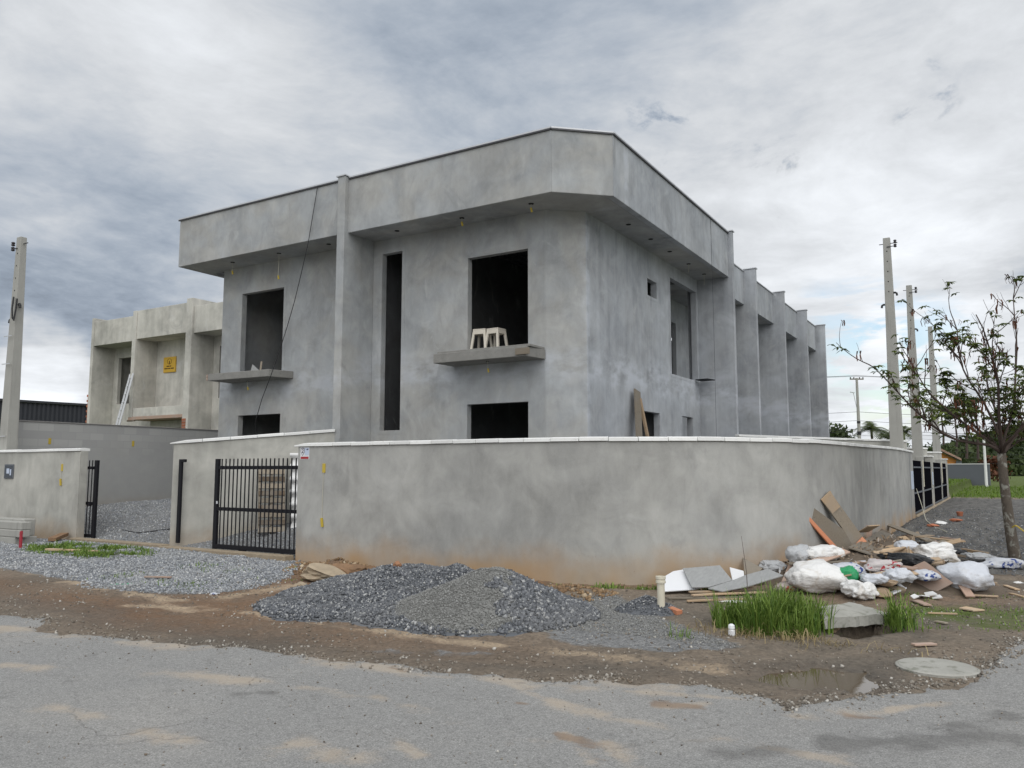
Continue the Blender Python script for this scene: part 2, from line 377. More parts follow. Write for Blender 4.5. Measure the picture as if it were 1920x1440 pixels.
M['panel_grey'] = mat('grey_wood_print_laminate', f)
M['panel_white'] = flat('white_laminate', (.74, .75, .77), .35, .04, 3, 0, .02)
M['tile_white'] = flat('glazed_white_tile', (.66, .66, .65), .3, .1, 6, 0, .03)
M['brick'] = flat('red_clay', (.36, .13, .07), .85, .25, 12, 0, .5)
M['brick_mud'] = flat('muddy_clay', (.30, .155, .085), .9, .2, 10, 0, .6)
M['stone_brown'] = flat('brown_rubble_stone', (.27, .20, .135), .9, .25, 9, 0, .8)
M['stone_pale'] = flat('pale_broken_concrete', (.34, .275, .195), .9, .4, 8, 0, 1.0)
M['clod'] = flat('brown_earth_clod', (.19, .115, .065), .95, .3, 14, 0, .8)
M['pvc'] = flat('cream_pvc_pipe', (.62, .58, .47), .4, .1, 5, 0, .05)
M['yellow'] = flat('yellow_conduit_plastic', (.50, .37, .05), .45, .12, 20, 0, .05)
M['cord'] = flat('pale_cord', (.52, .50, .40), .7, .1)
M['cable'] = flat('black_cable', (.02, .02, .022), .5, .1)
M['chair'] = flat('dirty_white_plastic', (.62, .57, .49), .5, .14, 9, 0, .08)
M['hole'] = flat('dark_socket', (.01, .01, .01), .9, .05)
M['shed'] = flat('charcoal_sheet_metal', (.018, .020, .026), .5, .12, 1, .2, .05)
M['sheet_metal'] = flat('galvanised_sheet', (.55, .55, .55), .45, .1, 4, .2, .05)
M['insul'] = flat('dark_porcelain', (.035, .03, .032), .35, .1)
M['sign_y'] = flat('amber_sign_board', (.60, .37, .045), .5, .06, 3, 0, .02)
M['sign_d'] = flat('sign_dark_print', (.10, .055, .012), .6, .05)
M['sign_w'] = flat('sign_white', (.68, .68, .70), .45, .04)
M['sign_r'] = flat('sign_red', (.36, .025, .03), .5, .05)
M['sign_n'] = flat('sign_navy_print', (.03, .02, .06), .5, .05)
M['sign_l'] = flat('sign_pale_blue', (.50, .56, .68), .45, .04)
M['red_paint'] = flat('red_stake_paint', (.34, .03, .045), .6, .15)
M['meter'] = flat('meter_window_plastic', (.05, .06, .08), .25, .3, 18, 0, .02, .5)
M['roof_tile'] = flat('far_clay_roof', (.30, .20, .15), .8, .15)
M['ochre'] = flat('ochre_house_paint', (.42, .18, .04), .8, .08)
M['grey_paint'] = flat('grey_paint', (.12, .13, .145), .8, .08, 1)
M['white_paint'] = flat('white_paint', (.70, .70, .69), .7, .06)
M['green_bottle'] = flat('green_film', (.05, .30, .14), .35, .1)
def leaf(name, a, b, tr=.25):
    mt = bpy.data.materials.new(name); mt.use_nodes = True; t = NT(mt.node_tree)
    c = t.mix(t.attr('rnd'), a, b)
    d1 = t.new('ShaderNodeBsdfPrincipled'); t.put(d1.inputs['Base Color'], c); d1.inputs['Roughness'].default_value = .55; d1.inputs['Specular IOR Level'].default_value = .25
    d2 = t.new('ShaderNodeBsdfTranslucent'); t.put(d2.inputs[0], c); x = t.new('ShaderNodeMixShader'); x.inputs[0].default_value = tr
    t.l.new(d1.outputs[0], x.inputs[1]); t.l.new(d2.outputs[0], x.inputs[2]); o = t.new('ShaderNodeOutputMaterial'); t.l.new(x.outputs[0], o.inputs[0])
    return mt
M['grass'] = leaf('grass_blade', (.06, .125, .018), (.235, .33, .07))
M['grass_far'] = leaf('far_grass', (.085, .15, .02), (.16, .235, .035))
M['grass_dry'] = leaf('dry_grass', (.26, .20, .10), (.38, .31, .17))
M['leaf'] = leaf('tree_leaf', (.045, .072, .016), (.13, .165, .035))
M['leaf_dry'] = leaf('dry_pod', (.075, .028, .016), (.15, .06, .03), .1)
M['leaf_forest'] = leaf('forest_leaf', (.022, .036, .012), (.062, .085, .026), .15)
M['leaf_palm'] = leaf('palm_leaf', (.035, .052, .016), (.085, .105, .030), .15)
def f(t, bs):
    p = t.obj(); n = t.noise(t.scl(p, 1, 1, .6), 9, 5, .65, .5); l = t.ramp(t.noise(p, 7, 4, .6, .5), .52, .64)
    c = t.mix(n, (.055, .045, .035), (.16, .135, .11)); c = t.mix(t.m('MULTIPLY', l, .75), c, (.33, .33, .29))
    bs(col=c, normal=t.bump(t.noise(t.scl(p, 1, 1, .5), 30, 4, .6), .9, .02))
M['bark'] = mat('lichen_bark', f)
M['twig'] = flat('twig_bark', (.07, .05, .042), .85, .1)
# loose stone: colour from a value stored on every stone
def stone_mat(name, a, b, c, dust):
    def fn(t, bs):
        r = t.attr('rnd'); col = t.mix(t.ramp(r, .0, .7, smooth=False), a, b); col = t.mix(t.ramp(r, .78, 1.0), col, c)
        p = t.pos(); col = t.mix(t.m('MULTIPLY', t.ramp(t.noise(p, 1.1, 4, .6), .45, .68), .55), col, dust)
        bs(col=col, rough=.8, normal=t.bump(t.noise(p, 120, 3), .4, .004))
    return mat(name, fn)
M['gravel'] = stone_mat('grey_gravel', (.14, .15, .165), (.31, .322, .338), (.52, .52, .51), (.33, .333, .328))
M['gravel_dark'] = stone_mat('dark_gravel', (.055, .060, .068), (.165, .173, .186), (.42, .42, .41), (.155, .157, .160))
M['gravel_fine'] = stone_mat('fine_stone_dust', (.13, .13, .122), (.25, .25, .238), (.33, .33, .32), (.22, .22, .21))
M['pebble'] = stone_mat('loose_pebble', (.10, .085, .07), (.26, .235, .20), (.48, .46, .42), (.22, .17, .12))
# earth sheet
def f(t, bs):
    p = t.pos(); x, y, z = t.xyz(p)
    n1 = t.noise(p, .7, 6, .6, .4); n2 = t.noise(p, 4.5, 7, .65, .3); n3 = t.noise(p, 42, 5, .7); vr = t.vor(p, 38); vr2 = t.vor(p, 14)
    dirt = t.mix(n2, (.105, .083, .062), (.30, .245, .188)); dirt = t.mix(t.m('MULTIPLY', t.ramp(n1, .42, .66), .65), dirt, (.115, .105, .088))
    red = t.attr('red'); dirt = t.mix(t.m('MULTIPLY', red, t.ramp(n2, .25, .6, .35, 1)), dirt, (.185, .115, .070))
    sand = t.ramp(t.m('ADD', t.attr('sand'), t.m('ADD', t.m('MULTIPLY', t.m('SUBTRACT', n2, .5), 1.5), t.m('MULTIPLY', t.m('SUBTRACT', n3, .5), .7))), .30, 1.0)
    c = t.mix(t.m('MULTIPLY', sand, .8), dirt, t.mix(n3, (.36, .275, .185), (.47, .37, .265)))
    mo = t.noise(p, 22, 5, .7); s0 = t.new('ShaderNodeVectorMath', operation='SCALE'); t.put(s0.inputs[0], c); t.put(s0.inputs[3], t.m('MULTIPLY_ADD', mo, 1.8, .12)); c = s0.outputs[0]
    peb = t.ramp(vr2, .20, .10); c = t.mix(t.m('MULTIPLY', t.m('MULTIPLY', peb, t.ramp(n2, .5, .62)), .6), c, (.31, .28, .24))
    gv = t.ramp(t.m('ADD', t.attr('gravel'), t.m('MULTIPLY', t.m('SUBTRACT', n2, .5), .9)), .38, .62)
    gcol = t.mix(t.vor(p, 38, out='Color'), (.11, .112, .115), (.40, .40, .395)); gcol = t.mix(.45, gcol, t.mix(n2, (.15, .152, .155), (.31, .308, .30)))
    c = t.mix(gv, c, gcol)
    dg = t.ramp(t.m('ADD', t.attr('dark'), t.m('MULTIPLY', t.m('SUBTRACT', n1, .5), .7)), .35, .65)
    dcol = t.mix(t.m('ADD', t.m('MULTIPLY', n2, .6), t.m('MULTIPLY', n3, .4)), (.035, .034, .032), (.20, .192, .178))
    s1 = t.new('ShaderNodeVectorMath', operation='SCALE'); t.put(s1.inputs[0], dcol); t.put(s1.inputs[3], t.m('MULTIPLY_ADD', t.noise(t.scl(p, 3.2, .55, 1), 1.6, 6, .7), 2.6, -.3)); dcol = s1.outputs[0]
    dcol = t.mix(t.ramp(vr, .16, .06), dcol, (.20, .195, .18)); c = t.mix(dg, c, dcol)
    gs = t.ramp(t.m('ADD', t.attr('green'), t.m('MULTIPLY', t.m('SUBTRACT', t.noise(p, 1.3, 6, .65), .5), .9)), .4, .66)
    c = t.mix(gs, c, t.mix(t.noise(p, 7, 4), (.055, .085, .018), (.125, .155, .036)))
    wet = t.attr('wet'); s_ = t.new('ShaderNodeVectorMath', operation='SCALE'); t.put(s_.inputs[0], c)
    t.put(s_.inputs[3], t.m('SUBTRACT', 1.0, t.m('MULTIPLY', wet, .36))); c = s_.outputs[0]
    h = t.m('ADD', t.m('MULTIPLY', n2, .6), t.m('ADD', t.m('MULTIPLY', n3, .5), t.m('MULTIPLY', t.m('MULTIPLY', vr, gv), -.9)))
    bs(col=c, rough=t.m('SUBTRACT', .95, t.m('MULTIPLY', wet, .45)), spec=.3, normal=t.bump(h, .9, .05))
M['earth'] = mat('site_earth', f)
# worn asphalt
def f(t, bs):
    p = t.pos(); n1 = t.noise(p, .5, 5, .6, .5); n2 = t.noise(p, 3.2, 7, .65, .4); ag = t.noise(p, 120, 4, .75); sp = t.vor(p, 75)
    c = t.mix(ag, (.115, .114, .110), (.40, .395, .38)); c = t.mix(t.ramp(sp, .22, .08), c, (.50, .495, .47))
    c = t.mix(t.m('MULTIPLY', t.ramp(n1, .45, .70), .45), c, (.335, .322, .30))
    c = t.mix(t.m('MULTIPLY', t.ramp(n2, .56, .72), .35), c, (.10, .10, .10))
    mo = t.noise(p, 17, 5, .7); k_ = t.m('MULTIPLY_ADD', t.m('ADD', t.m('MULTIPLY', t.noise(p, 34, 4, .75), .35), t.m('MULTIPLY', t.noise(p, 95, 3, .75), .8)), 2.4, -.42)
    s0 = t.new('ShaderNodeVectorMath', operation='SCALE'); t.put(s0.inputs[0], c); t.put(s0.inputs[3], k_); c = s0.outputs[0]
    sd = t.ramp(t.m('ADD', t.attr('sand'), t.m('ADD', t.m('MULTIPLY', t.m('SUBTRACT', n2, .5), 2.2), t.m('MULTIPLY', t.m('SUBTRACT', ag, .5), 1.2))), .35, 1.15)
    c = t.mix(t.m('MULTIPLY', sd, .62), c, (.44, .365, .28))
    br = t.ramp(t.m('ADD', t.attr('red'), t.m('ADD', t.m('MULTIPLY', t.m('SUBTRACT', n2, .5), 2.2), t.m('MULTIPLY', t.m('SUBTRACT', ag, .5), .9))), .45, .95)
    c = t.mix(t.m('MULTIPLY', br, .6), c, (.20, .13, .08))
    dk = t.ramp(t.m('ADD', t.attr('wet'), t.m('ADD', t.m('MULTIPLY', t.m('SUBTRACT', n2, .5), 2.2), t.m('MULTIPLY', t.m('SUBTRACT', ag, .5), .9))), .45, 1.05); c = t.mix(t.m('MULTIPLY', dk, .5), c, (.09, .087, .082))
    wn = t.v('ADD', p, t.v('SCALE', t.noise(p, 2.2, 4, .6, 0, 1), .45))
    cr = t.ramp(t.vor(wn, .85, 'DISTANCE_TO_EDGE'), .010, .002); c = t.mix(t.m('MULTIPLY', t.m('MULTIPLY', cr, t.ramp(n1, .50, .62)), .35), c, (.07, .067, .063))
    bs(col=c, rough=.88, spec=.3, normal=t.bump(t.m('ADD', t.m('MULTIPLY', ag, .7), t.m('MULTIPLY', cr, -.5)), .6, .012))
M['asphalt'] = mat('worn_asphalt', f)
def f(t, bs):
    p = t.pos(); n = t.noise(p, 6, 3); bs(col=(.10, .075, .048), rough=.04, spec=.5, normal=t.bump(n, .05, .01))
M['puddle'] = mat('muddy_water', f)
def f(t, bs):
    p = t.pos(); n = t.noise(p, .05, 4, .6); bs(col=t.mix(n, (.12, .12, .115), (.17, .168, .16)))
M['far_asphalt'] = mat('far_asphalt', f)
# ------------------------------------------------------------------ the lie of the land
ROAD = [(-60, 4.9), (-22, 5.3), (-14, 5.1), (-11, 5.0), (-9.7, 4.85), (-8.9, 4.95), (-8.3, 4.62), (-7.4, 4.74), (-6.3, 5.0), (-5.3, 5.14), (-4.0, 5.28), (-3.14, 5.5), (-2.25, 5.95), (-1.9, 5.97),
        (-1.62, 5.92), (-1.38, 5.78), (-1.28, 5.66), (-1.18, 5.95), (-.98, 6.3), (-.75, 6.55), (-.56, 6.88), (-.36, 7.0), (-.2, 7.5), (-.08, 7.96), (.0, 8.6), (.12, 9.3), (.5, 10.4), (1.2, 12.5),
        (1.9, 16), (1.9, 50), (9, 50), (9, 8), (60, 5), (60, -40), (-60, -40)]
APRON = [(-24, 10.2), (-24, 7.6), (-18, 7.4), (-15.5, 7.3), (-14.0, 7.08), (-12.6, 6.95), (-11.4, 6.86), (-10.3, 6.62), (-9.2, 6.72), (-8.85, 7.05), (-8.75, 7.7), (-9.15, 8.7), (-9.7, 9.5), (-10.5, 10.2)]
WALL_C, WALL_R = np.array((-6.25, 14.2)), 3.92
PUD_C = np.array((-1.27, 6.79))
def lot(x, y):                            # 1 inside the walled plot
    a = sstep(y, 10.28, 10.42) * sstep(-x, 2.33, 2.5)
    c = (x > WALL_C[0]) & (y < WALL_C[1]); r = np.hypot(x - WALL_C[0], y - WALL_C[1])
    return np.where(c, sstep(WALL_R - r, 0, .15) * (y > 10), a)
def mound(x, y, cx, cy, rx, ry, h, p=1.0):
    r = np.hypot((x - cx) / rx, (y - cy) / ry); return h * np.clip(1 - r, 0, 1) ** p
def heap_h(x, y):
    w = .10 * (fbm(x * 2.2, y * 2.2, 5) - .5) + .03 * (fbm(x * 11, y * 11, 6) - .5)
    b = np.maximum(mound(x, y, -7.0, 8.85, 1.5, 1.35, .36, 1.15), mound(x, y, -6.35, 8.95, 1.0, 1.0, .33, 1.15))
    b = np.minimum(b, .25 + .06 * b); b = np.maximum(b, mound(x, y, -6.75, 7.6, 1.25, 1.35, .11, .8)); b = np.maximum(b, mound(x, y, -7.3, 8.1, .95, 1.1, .16, .9))
    b = np.maximum(b, mound(x, y, -5.6, 7.2, 1.7, .75, .09, .8))
    return np.where(b > .004, b + w * sstep(b, 0, .1), 0)
def fine_h(x, y):
    b = mound(x, y, -5.0, 7.8, 1.25, 1.2, .54, 1.02) + .05 * (fbm(x * 3, y * 3, 8) - .5) * sstep(mound(x, y, -5.0, 7.8, 1.25, 1.2, 1), 0, .2)
    return np.minimum(b, .46 + .02 * fbm(x * 9, y * 9, 3))
def land(x, y):
    sd = poly_sd(x, y, ROAD)
    n = fbm(x * 1.1, y * 1.1, 1) - .5; n2 = fbm(x * 6, y * 6, 2, 3) - .5
    z = (.035 * n + .032 * n2 + .016 * (fbm(x * 15, y * 15, 9, 2) - .5)) * sstep(-sd, 0, .6)
    z = z - .022 * sstep(sd, 0, .12)
    L = lot(x, y)
    ramp = .05 + np.interp(y, [10.3, 10.9, 11.7, 12.4, 14, 16], [0, .13, .36, .48, .62, .68])
    z = np.where(L > 0, z * (1 - L) + (ramp + .03 * n2) * L, z)
    right = (1 - L) * sstep(x, -2.6, -2.2) * (1 - sstep(sd, -.5, .1)); z = z + right * (.16 * sstep(y, 14, 27))
    ap = sstep(poly_sd(x, y, APRON), -.2, .5); z = z + ap * (.03 + .02 * n) * (1 - L)
    z = z + (.05 * sstep(-x, 9, 16)) * (1 - L) * sstep(y, 6.8, 9.5)
    # tyre ruts along the verge
    for off, dpt in ((.55, .025), (1.35, .022)):
        z = z - dpt * np.exp(-((-sd - off) / .13) ** 2) * (x < -1.0) * (x > -9)
    z = z + (1 - L) * mound(x, y, -9.0, 9.5, 1.0, .65, .17, .9) * (1 + .9 * n2)      # dug earth by the wall
    z = z + (1 - L) * mound(x, y, -4.75, 9.35, .8, .5, .12, .9)
    z = z - (1 - L) * .10 * np.exp(-(np.abs(np.hypot(x - WALL_C[0], y - WALL_C[1]) - 4.12) / .14) ** 2) * (x > -5.6) * (x < -3.2) * (y < 12)
    z = z - .055 * sstep(1 - np.hypot((x - PUD_C[0]) / .52, (y - PUD_C[1]) / .46) + .9 * n2, 0, .5)
    z = z - .55 * sstep(1 - np.maximum(abs((x + 1.27) * .48 + (y - 8.84) * .88) / .36, abs((x + 1.27) * .88 - (y - 8.84) * .48) / .24), 0, .14)       # drain pit
    z = z + .06 * mound(x, y, -1.55, 9.1, .8, .8, 1.0, .7) * (1 - sstep(1 - np.maximum(abs((x + 1.27) * .48 + (y - 8.84) * .88) / .36, abs((x + 1.27) * .88 - (y - 8.84) * .48) / .24), -.1, .1))
    z = z + (1 - L) * mound(x, y, -1.7, 13.2, 1.5, 2.6, .16, .8)
    z = z + .05 * (fbm(x * 1.6, y * 1.6, 55, 4) - .5) * right * sstep(y, 14.5, 17)
    far = sstep(np.hypot(x, y), 90, 400); z = z * (1 - far)
    return z
def lz(x, y): return float(land(np.array([float(x)]), np.array([float(y)]))[0])
def axis(parts):
    out = []
    for a, b, st in parts: out += list(np.arange(a, b - 1e-6, st))
    return np.array(out + [parts[-1][1]])
gx = axis([(-1500, -300, 300), (-300, -60, 40), (-60, -24, 3), (-24, -15, .16), (-15, 2.2, .06), (2.2, 6, .3), (6, 60, 4), (60, 300, 40), (300, 1500, 300)])
gy = axis([(-1500, -100, 350), (-100, -6, 10), (-6, 4, .5), (4, 13.2, .06), (13.2, 18, .09), (18, 30, .18), (30, 60, .6), (60, 120, 6), (120, 300, 30), (300, 1500, 300)])
def grid_obj(name, gx, gy, zf, attrs, mt, keep=None):
    X, Y = np.meshgrid(gx, gy); Z = zf(X, Y); nx, ny = len(gx), len(gy)
    V = np.stack([X, Y, Z], -1).reshape(-1, 3); i = np.arange(nx * ny).reshape(ny, nx)
    F = np.stack([i[:-1, :-1], i[:-1, 1:], i[1:, 1:], i[1:, :-1]], -1).reshape(-1, 4)
    if keep is not None:
        k = keep(X, Y); kf = (k[:-1, :-1] | k[1:, :-1] | k[:-1, 1:] | k[1:, 1:]).reshape(-1); F = F[kf]
        us = np.unique(F); mp = np.full(len(V), -1); mp[us] = np.arange(len(us)); V = V[us]; F = mp[F]
        sel = us
    else: sel = slice(None)
    o = link(name, fast_mesh(name, V, F, mt, True))
    for an, fn in attrs.items():
        a = o.data.attributes.new(an, 'FLOAT', 'POINT'); a.data.foreach_set('value', np.asarray(fn(X, Y), np.float32).reshape(-1)[sel])
    return o
def fast_mesh(name, V, F, mt, smooth=False):
    me = bpy.data.meshes.new(name); F = np.asarray(F, np.int32); k = F.shape[1]
    me.vertices.add(len(V)); me.vertices.foreach_set('co', np.asarray(V, np.float32).reshape(-1))
    me.loops.add(F.size); me.loops.foreach_set('vertex_index', F.reshape(-1))
    me.polygons.add(len(F)); me.polygons.foreach_set('loop_start', np.arange(0, F.size, k, dtype=np.int32))
    if smooth: me.polygons.foreach_set('use_smooth', np.ones(len(F), bool))
    for m_ in (mt if isinstance(mt, (list, tuple)) else [mt]): me.materials.append(m_)
    me.update(calc_edges=True); me.validate(); return me
def gl(*pts): return [tuple(G(*p)[:2]) for p in pts]
SAND = [(gl((215, 1140), (300, 1135), (440, 1150), (560, 1160)), .16), (gl((560, 1165), (760, 1185), (900, 1205), (1100, 1225), (1330, 1250)), .13), (gl((0, 1062), (90, 1080), (220, 1108), (330, 1126)), .12),
        (gl((420, 1120), (540, 1100)), .2), (gl((1500, 1215), (1560, 1205)), .1)]
RSAND = [(gl((0, 1178), (230, 1205), (430, 1220), (600, 1236), (760, 1262), (1000, 1284), (1250, 1292)), .16), (gl((850, 1268), (960, 1290), (1080, 1335), (1250, 1375), (1400, 1400), (1560, 1425)), .07), (gl((1000, 1285), (1200, 1300), (1460, 1320)), .045),
         (gl((560, 1400), (640, 1430)), .13), (gl((0, 1250), (300, 1262), (700, 1310), (1000, 1400)), .09), (gl((100, 1330), (300, 1390), (500, 1420)), .10), (gl((730, 1385), (790, 1420)), .05), (gl((1060, 1380), (1110, 1435)), .05), (gl((1500, 1345), (1800, 1320)), .05), (gl((1240, 1330), (1330, 1322)), .05), (gl((1130, 1400), (1190, 1440)), .06)]
RRED = [(gl((1050, 1383), (1085, 1392), (1105, 1402)), .05), (gl((970, 1322), (990, 1324)), .03), (gl((1240, 1326), (1300, 1328)), .06), (gl((735, 1254), (760, 1262)), .03), (gl((1110, 1424), (1130, 1428)), .03), (gl((1600, 1340), (1640, 1342)), .05)]
RWET = [(gl((445, 1305), (510, 1302)), .06), (gl((0, 1305), (20, 1300)), .04), (gl((960, 1283), (985, 1285)), .02), (gl((1560, 1400), (1880, 1390)), .16), (gl((1800, 1360), (1880, 1352)), .12), (gl((620, 1352), (640, 1350)), .02), (gl((1350, 1420), (1480, 1410)), .1)]
def strokes(S, rag=True):
    def fn(x, y):
        r = np.zeros(x.shape)
        for L_, w in S: r = np.maximum(r, np.exp(-(line_d(x, y, L_) / (w * (.4 + 1.9 * fbm(x * 1.7, y * 1.7, 150 + len(L_), 3)))) ** 2 * .8))
        if not rag: return r
        return r * np.clip(.15 + 2.6 * (fbm(x * 2.1 + 5, y * 3.1, 161) - .28), .1, 1)
    return fn
def a_gravel(x, y):
    g = sstep(poly_sd(x, y, APRON), -.25, .25)
    g = np.maximum(g, lot(x, y)); g = np.maximum(g, sstep(heap_h(x, y) + fine_h(x, y), .0, .05))
    g = np.maximum(g, .72 * sstep(poly_sd(x, y, gl((1020, 1135), (1160, 1120), (1230, 1150), (1330, 1190), (1400, 1215), (1250, 1225), (1030, 1200))), -.25, .2))
    return np.maximum(g, .5 * np.exp(-(line_d(x, y, gl((680, 1215), (920, 1225))) / .12) ** 2))
def a_dark(x, y):
    return (1 - lot(x, y)) * sstep(poly_sd(x, y, [(-2.6, 14.6), (-1.9, 15.5), (-.5, 14.3), (.6, 14.6), (1.8, 17), (2, 46), (-2.6, 47)]), -.5, .9)
def a_green(x, y):
    g = sstep(y, 46, 50) * (1 - sstep(y, 400, 900)) * .9
    g = np.maximum(g, .6 * sstep(mound(x, y, -15.0, 9.0, 2.2, 1.0, 1), 0, .6)); g = np.maximum(g, .55 * sstep(mound(x, y, -.2, 10.4, 1.2, 1.1, 1), 0, .4))
    g = np.maximum(g, .75 * np.exp(-(np.abs(np.hypot(x - WALL_C[0], y - WALL_C[1]) - 4.22) / .2) ** 2) * (x > -5.4) * (y < 12.5) * (y < 11.2)); g = np.maximum(g, (x < -26) * 1.0)
    g = np.maximum(g, .42 * sstep(mound(x, y, -2.0, 8.5, 1.0, .8, 1), 0, .4))
    return np.maximum(g, (x > 12) * 1.0)
def a_red(x, y):
    sd = -poly_sd(x, y, ROAD); r = np.exp(-((sd - 1.0) / .55) ** 2) * sstep(-x, 2.5, 6) * (.35 + .9 * fbm(x * .8, y * .8, 31)); r = np.maximum(r, mound(x, y, -8.5, 8.4, 1.7, 2.0, 1.5, .6)); r = np.maximum(r, mound(x, y, -7.6, 6.5, 2.2, .9, 1.3, .7))
    r = np.maximum(r, np.exp(-(np.abs(np.hypot(x - WALL_C[0], y - WALL_C[1]) - 4.1) / .3) ** 2) * (x > -6) * (y < 13)); r = np.maximum(r, mound(x, y, -1.7, 12, 2.2, 2.2, .8, .6))
    return np.clip(r, 0, 1)
def a_wet(x, y):
    sd = -poly_sd(x, y, ROAD)
    w = .85 * np.exp(-((sd - .5) / .42) ** 2) * (sd > -.1) * (.25 + 1.0 * fbm(x * .6 + 9, y * 1.2, 41)) * (x < -.7)
    return np.clip(np.maximum(w, sstep(1 - np.hypot((x - PUD_C[0]) / .75, (y - PUD_C[1]) / .6), 0, .4)), 0, 1)
ground = grid_obj('ground', gx, gy, land, dict(gravel=a_gravel, dark=a_dark, green=a_green, red=a_red, wet=a_wet, sand=strokes(SAND)), M['earth'])
props(ground, kind='structure')
rx_ = axis([(-60, -14, 1.0), (-14, 2.2, .05), (2.2, 9, .3), (9, 60, 3)]); ry_ = axis([(-40, -2, 2), (-2, 3.2, .3), (3.2, 10, .05), (10, 52, .3)])
def road_z(x, y):
    sd = poly_sd(x, y, ROAD) + .36 * (fbm(x * 2.6, y * 2.6, 21) - .5) + .22 * (fbm(x * 9, y * 9, 22) - .5)
    return np.where(sd > 0, .004 + .010 * sstep(sd, 0, .05) + .004 * (fbm(x * 2, y * 2, 23) - .5), .004 + sd * .55) - .03 * sstep(.55 - np.hypot(x + .72, y - 5.75), 0, .3) * sstep(fbm(x * 4, y * 4, 24), .35, .6)
road = grid_obj('road', rx_, ry_, road_z, dict(sand=strokes(RSAND), red=strokes(RRED, False), wet=strokes(RWET, False)), M['asphalt'], keep=lambda x, y: poly_sd(x, y, ROAD) > -.35)
props(road, kind='structure')
# puddle: a level sheet of water that the hollow trims
th_ = np.linspace(0, 2 * math.pi, 40, endpoint=False)
m_ = MB(); m_.add([(PUD_C[0] + .62 * math.cos(a), PUD_C[1] + .5 * math.sin(a), -.03) for a in th_], [tuple(range(40))])
props(m_.part('puddle', M['puddle'], None), kind='structure')

# ------------------------------------------------------------------ loose stone
OCT = np.array([(1, 0, 0), (-1, 0, 0), (0, 1, 0), (0, -1, 0), (0, 0, 1), (0, 0, -1)], float)
OF = np.array([(0, 2, 4), (2, 1, 4), (1, 3, 4), (3, 0, 4), (2, 0, 5), (1, 2, 5), (3, 1, 5), (0, 3, 5)])
def rand_rot(n):
    q = rng.normal(size=(n, 4)); q /= np.linalg.norm(q, axis=1)[:, None]; w, x, y, z = q.T
    return np.stack([np.stack([1 - 2 * (y * y + z * z), 2 * (x * y - z * w), 2 * (x * z + y * w)], -1), np.stack([2 * (x * y + z * w), 1 - 2 * (x * x + z * z), 2 * (y * z - x * w)], -1),
                     np.stack([2 * (x * z - y * w), 2 * (y * z + x * w), 1 - 2 * (x * x + y * y)], -1)], 1)
def stones_geo(P, s0, s1):
    n = len(P); s = (s0 + (s1 - s0) * rng.random(n) ** 2)[:, None] * rng.uniform(.55, 1.15, (n, 3))
    L = OCT[None] * s[:, None] * rng.uniform(.7, 1.2, (n, 6, 1)) + rng.normal(0, .12, (n, 6, 3)) * s[:, None]
    V = np.einsum('nij,nkj->nki', rand_rot(n), L) + P[:, None]
    return V.reshape(-1, 3), (OF[None] + 6 * np.arange(n)[:, None, None]).reshape(-1, 3), np.repeat(rng.random(n), 6)
def stone_obj(name, P, s0, s1, mt, label, cat='gravel', base=None):
    V, F, r = stones_geo(P, s0, s1)
    if base is not None: BV, BF = base; F = np.vstack([F, BF + len(V)]); V = np.vstack([V, BV]); r = np.concatenate([r, np.full(len(BV), .3)])
    c = np.array((V[:, 0].mean(), V[:, 1].mean(), 0)); o = link(name, fast_mesh(name, V - c, F, mt), None, c)
    a = o.data.attributes.new('rnd', 'FLOAT', 'POINT'); a.data.foreach_set('value', r.astype(np.float32))
    return props(o, label, cat, kind='stuff')
def scatter(n, x0, x1, y0, y1, dens):
    out = []
    got = 0
    while got < n:
        x = rng.uniform(x0, x1, n * 2); y = rng.uniform(y0, y1, n * 2); k = rng.random(n * 2) < dens(x, y)
        out.append(np.stack([x[k], y[k]], 1)); got += k.sum()
    return np.vstack(out)[:n]
def on(P2, zf, up=.0): return np.column_stack([P2, zf(P2[:, 0], P2[:, 1]) + up])
nearer = lambda x, y: np.clip(120 / (x * x + y * y), .15, 1)
P2 = scatter(30000, -18, -7.8, 6.4, 10.3, lambda x, y: sstep(poly_sd(x, y, APRON) + .5 * (fbm(x * 2, y * 2, 51) - .5), -.12, .25) * (1 - .75 * sstep(mound(x, y, -14.6, 8.9, 2.0, .8, 1), 0, .5)) * (.45 + .55 * nearer(x, y)))
stone_obj('gravel_apron', on(P2, land, .004), .012, .03, M['gravel'], 'loose grey gravel spread in front of the two driveway gates')
P2 = scatter(18000, -21.45, -8.8, 10.35, 16.5, lambda x, y: 1.0 * (x < -10.0) * ((y < 13.8) | (x < -17.4)))
stone_obj('driveway_gravel', on(P2, land, .003), .015, .032, M['gravel'], 'loose grey gravel covering the driveways behind the gates')
def heap_base(zf, x0, x1, y0, y1, st):
    a, b = np.arange(x0, x1, st), np.arange(y0, y1, st); X, Y = np.meshgrid(a, b); H = zf(X, Y); Z = land(X, Y) + np.where(H > .004, H, -.06) - .006
    i = np.arange(X.size).reshape(X.shape); Q = np.stack([i[:-1, :-1], i[:-1, 1:], i[1:, 1:], i[1:, :-1]], -1).reshape(-1, 4)
    ok = (H.reshape(-1)[Q] > .002).any(1); Q = Q[ok]; T = np.vstack([Q[:, :3], Q[:, [0, 2, 3]]]); us = np.unique(T); mp = np.zeros(X.size, int); mp[us] = np.arange(len(us))
    return np.stack([X, Y, Z], -1).reshape(-1, 3)[us], mp[T]
P2 = scatter(26000, -9.3, -3.9, 6.2, 10.2, lambda x, y: sstep(heap_h(x, y), .003, .03) * (fine_h(x, y) < heap_h(x, y) + .03))
